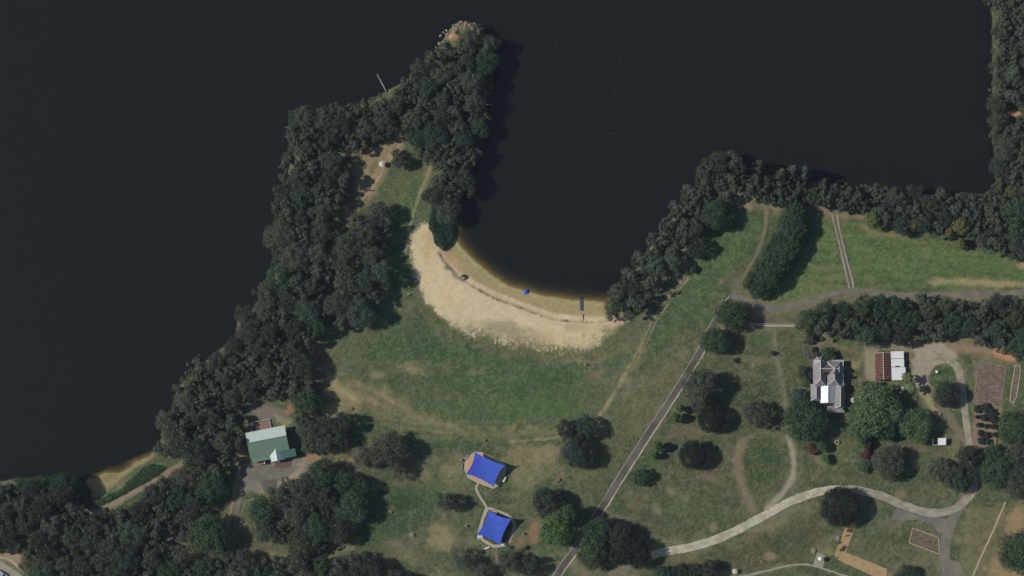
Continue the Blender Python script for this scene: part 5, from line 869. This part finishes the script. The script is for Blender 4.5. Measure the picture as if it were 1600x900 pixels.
# logs in the water
def log(p0, p1, r_, lab, n=3):
    a = P(*p0); b = P(*p1); c = ((a[0]+b[0])/2, (a[1]+b[1])/2); e = empty('fallen_tree', (c[0], c[1], 0), 0, lab, 'fallen tree'); dx, dy = (b[0]-a[0])/2, (b[1]-a[1])/2
    MB().tube([(-dx, -dy, .25), (-dx*.3+.1, -dy*.3, .3), (dx*.4, dy*.4+.1, .28), (dx, dy, .1)], [r_, r_*.85, r_*.6, r_*.25], 8).build('stem', M['dead'], e, True)
    for i in range(n): t_ = .2+.25*i; s_ = 1 if i % 2 else -1; MB().tube([(dx*t_, dy*t_, .28), (dx*t_-dy*s_*.14+dx*.12, dy*t_+dx*s_*.14+dy*.12, .55)], [r_*.4, r_*.12], 6).build('branch', M['dead'], e)
log((604, 143), (588, 114), .34, 'bare grey fallen trunk jutting into the lake northwest of the peninsula'); log((754, 162), (773, 164), .20, 'thin pale fallen trunk in the water east of the peninsula'); log((467, 201), (444, 198), .18, 'upper bare branch reaching from the northwest corner into the lake'); log((462, 214), (444, 213), .16, 'lower bare branch reaching from the northwest corner into the lake')
# rocks round the tip
rr = random.Random(5)
def rockmesh(seed):
    r3 = random.Random(seed); import bmesh; bm = bmesh.new(); bmesh.ops.create_icosphere(bm, subdivisions=2, radius=1)
    for v_ in bm.verts: k_ = 1+r3.uniform(-.16, .16)+.15*math.sin(v_.co.x*3+seed); v_.co = v_.co*k_; v_.co.z *= .7
    me = bpy.data.meshes.new('rock'); bm.to_mesh(me); bm.free(); me.materials.append(M['rock']); return me
RM = [rockmesh(i) for i in range(4)]; tip = [(682, 70), (690, 58), (700, 45), (714, 36), (728, 31), (742, 36), (751, 48), (757, 62)]
tp = smooth(tip, 10)
for i in range(80):
    q = rr.choice(tp); px, py = q[0]+rr.uniform(-5, 6)+ (715-q[0])*.25*rr.random(), q[1]+rr.uniform(-3, 6)+(60-q[1])*.3*rr.random(); x, y = P(px, py); o = link(bpy.data.objects.new('rock', RM[i % 4])); s_ = rr.uniform(.25, .62); o.scale = (s_, s_*rr.uniform(.7, 1.2), s_*rr.uniform(.6, 1)); o.rotation_euler.z = rr.uniform(0, 6); o.location = (x, y, max(hz(x, y), 0)+.1)
    tag(o, 'pale boulder among the rocks heaped along the northern tip of the peninsula', 'rock', 'boulders on the peninsula tip')
for i, (px, py, lab) in enumerate(((952, 500, 'pale rock, leftmost of three at the east end of the beach'), (959, 502, 'pale rock, middle of three at the east end of the beach'), (968, 499, 'pale rock, rightmost of three at the east end of the beach'), (1366, 341, 'pale boulder at the west end of the yellow-green lit tree'))):
    x, y = P(px, py); o = link(bpy.data.objects.new('rock', RM[i])); o.scale = (.8, .6, .6); o.location = (x, y, hz(x, y)+.15); tag(o, lab, 'rock')
# palms
def palm(px, py, h, r_, lab):
    x, y = G(px, py, h); e = empty('palm_tree', (x, y, ZL), 0, lab, 'palm tree', 'palms beside the white-roofed shed'); m = MB().tube([(0, 0, -.3), (0, 0, .3), (.1, .05, h*.5), (0, 0, h)], [.35, .24, .18, .17], 10); m.build('trunk', M['bark'], e, True)
    rs = random.Random(int(px)); v = []; f = []
    for i in range(26):
        a = i*2.4+rs.uniform(-.2, .2); el = rs.uniform(-.1, 1.1); L = r_*rs.uniform(.85, 1.1); prev = None; n = 7
        for k_ in range(n+1):
            t_ = k_/n; d = L*t_; z = h+math.sin(el)*d*.7-1.5*t_*t_*L*.45; hx = math.cos(a)*d*math.cos(el*.6); hy = math.sin(a)*d*math.cos(el*.6); w_ = .42*math.sin(math.pi*min(1, t_*.9+.1)); b0 = len(v)
            v += [(hx-math.sin(a)*w_, hy+math.cos(a)*w_, z-w_*.45), (hx, hy, z), (hx+math.sin(a)*w_, hy-math.cos(a)*w_, z-w_*.45)]
            if k_: f += [(b0-3, b0, b0+1, b0-2), (b0-2, b0+1, b0+2, b0-1)]
    mesh('crown', v, f, M['frond'], e)
palm(1418, 590, 6.4, 2.8, 'upper palm beside the white-roofed shed, its round shadow on the drive'); palm(1424, 605, 6.6, 2.5, 'lower palm beside the white-roofed shed')
# garden beds
def bed(poly, lab, mt, edge, name='garden_bed', eh=.18, ew=.16):
    pts = [P(*p) for p in poly]; cx = sum(p[0] for p in pts)/len(pts); cy = sum(p[1] for p in pts)/len(pts); e = empty(name, (cx, cy, ZL), 0, lab, 'garden bed'); q = [(x-cx, y-cy) for x, y in pts]
    MB().prism(q, -.1, .09).build('soil', M[mt], e); m = MB()
    for i in range(len(q)):
        a, b = q[i], q[(i+1) % len(q)]; L = math.dist(a, b); m.box(((a[0]+b[0])/2, (a[1]+b[1])/2, eh/2), (L+ew*.8, ew, eh+.002*i), math.atan2(b[1]-a[1], b[0]-a[0]))
    m.build('edging', M[edge], e); return e
bed([(1529.5, 564), (1572, 574), (1564, 636), (1521, 630)], 'large rectangular bed of bare tilled soil east of the driveway loop', 'soil', 'kerb'); bed([(1586, 571), (1594, 572), (1594, 582), (1589, 618), (1583, 630), (1578, 626), (1581, 600)], 'long narrow soil bed with white edging near the east photo edge', 'soil', 'concrete', ew=.3)
bed([(1426, 825), (1466, 840), (1468, 866), (1420, 848)], 'small four-sided soil bed with pale edging beside the asphalt drive', 'soil2', 'concrete', ew=.25)
# old-style play equipment in the sand strip
def springer(px, py, rz, lab): x, y = G(px, py, .5); e = empty('spring_rider', (x, y, ZL), rz, lab, 'spring rider', 'play equipment in the sand strip'); MB().tube([(0, 0, 0), (0, 0, .4)], .12, 10).build('spring', M['steel'], e); MB().tube([(-.55, 0, .5), (-.1, 0, .55), (.4, 0, .75), (.55, 0, 1.0)], [.16, .28, .2, .12], 8).build('body', M['redpaint'], e, True); MB().tube([(.35, -.35, .9), (.35, .35, .9)], .035, 6).build('handle', M['steel'], e)
def climber(px, py, rz, lab, k=1.0):
    x, y = G(px, py, .8); e = empty('climbing_frame', (x, y, ZL), rz, lab, 'climbing frame', 'play equipment in the sand strip')
    for a in (-1, 1):
        for b in (-1, 1): MB().tube([(a*.8*k, b*.6*k, -.1), (a*.6*k, b*.5*k, 1.7*k)], .06, 6).build('post', M['redpaint'], e)
    MB().box((0, 0, 1.2*k), (1.3*k, 1.0*k, .08)).build('platform', M['redpaint'], e); m = MB()
    for i in range(4): m.tube([(-.75*k, -.55*k, .3+i*.3), (-.75*k, .55*k, .3+i*.3)], .03, 5)
    m.build('ladder', M['steel'], e)
climber(1326, 829, .3, 'dark red climbing frame at the top of the sand strip', .95); springer(1323, 837, .2, 'low dark red spring rider below the upper climbing frame'); springer(1311, 848, .9, 'dark red spring rider at the west edge of the sand strip'); climber(1318, 855, .8, 'dark red climbing frame beside the bend of the sand strip', .75); climber(1314.5, 859, .2, 'maroon climbing frame lowest at the bend of the sand strip', .8)
# car at the lower left corner
x, y = G(3, 897, .8); ca = empty('parked_car', (x, y, ZL+.03), R(-32), 'silver-blue car on the gravel road at the lower left corner', 'car')
def carbody():
    pr = [(-2.1, .45), (-2.1, .85), (-1.5, .98), (-1.0, 1.42), (.55, 1.45), (1.15, 1.0), (2.0, .85), (2.15, .5), (2.1, .3), (-2.05, .3)]; v = []; n = len(pr)
    for s_, ins in ((-1, 0), (1, 0)):
        for x_, z_ in pr: v.append((x_, s_*(.85 if z_ < 1.1 else .68), z_))
    return v, [tuple(range(n-1, -1, -1)), tuple(range(n, 2*n))]+[(i, (i+1) % n, n+(i+1) % n, n+i) for i in range(n)]
v, f = carbody(); mesh('body', v, [q[::-1] for q in f], M['carpaint'], ca); MB().box((.88, 0, 1.24), (.5, 1.2, .04)).build('windscreen', M['glass'], ca).rotation_euler = (0, 0, 0)
for a in (-1.3, 1.35):
    for b in (-.82, .82): wv = MB().tube([(a, b-.1, .33), (a, b+.1, .33)], .33, 14).build('wheel', M['tyre'], ca); MB().tube([(a, b-.12, .33), (a, b+.12, .33)], .18, 10).build('rim', M['steel'], wv)
# low fence of posts and rails
def fence(pts, lab, step=2.4, mt='white'):
    q = [P(*p) for p in pts]; cx, cy = q[0]; e = empty('fence', (cx, cy, ZL), 0, lab, 'fence'); m = MB()
    for i in range(len(q)-1):
        L = math.dist(q[i], q[i+1]); a = math.atan2(q[i+1][1]-q[i][1], q[i+1][0]-q[i][0]); mx_, my_ = (q[i][0]+q[i+1][0])/2-cx, (q[i][1]+q[i+1][1])/2-cy; m.box((mx_, my_, .85), (L, .07, .1), a).box((mx_, my_, .45), (L, .06, .1), a)
        for k_ in range(int(L/step)+1): t_ = k_*step/L; MB().box((q[i][0]+(q[i+1][0]-q[i][0])*t_-cx, q[i][1]+(q[i+1][1]-q[i][1])*t_-cy, .5), (.12, .12, 1.1), a).build('post', M[mt], e)
    m.build('rail', M[mt], e)
fence([(1170, 506), (1210, 507), (1249, 507.5)], 'low white rail fence along the thin path below the fork'); fence([(1556, 662), (1555, 700)], 'grey rail fence along the east side of the orchard', mt='kerb')
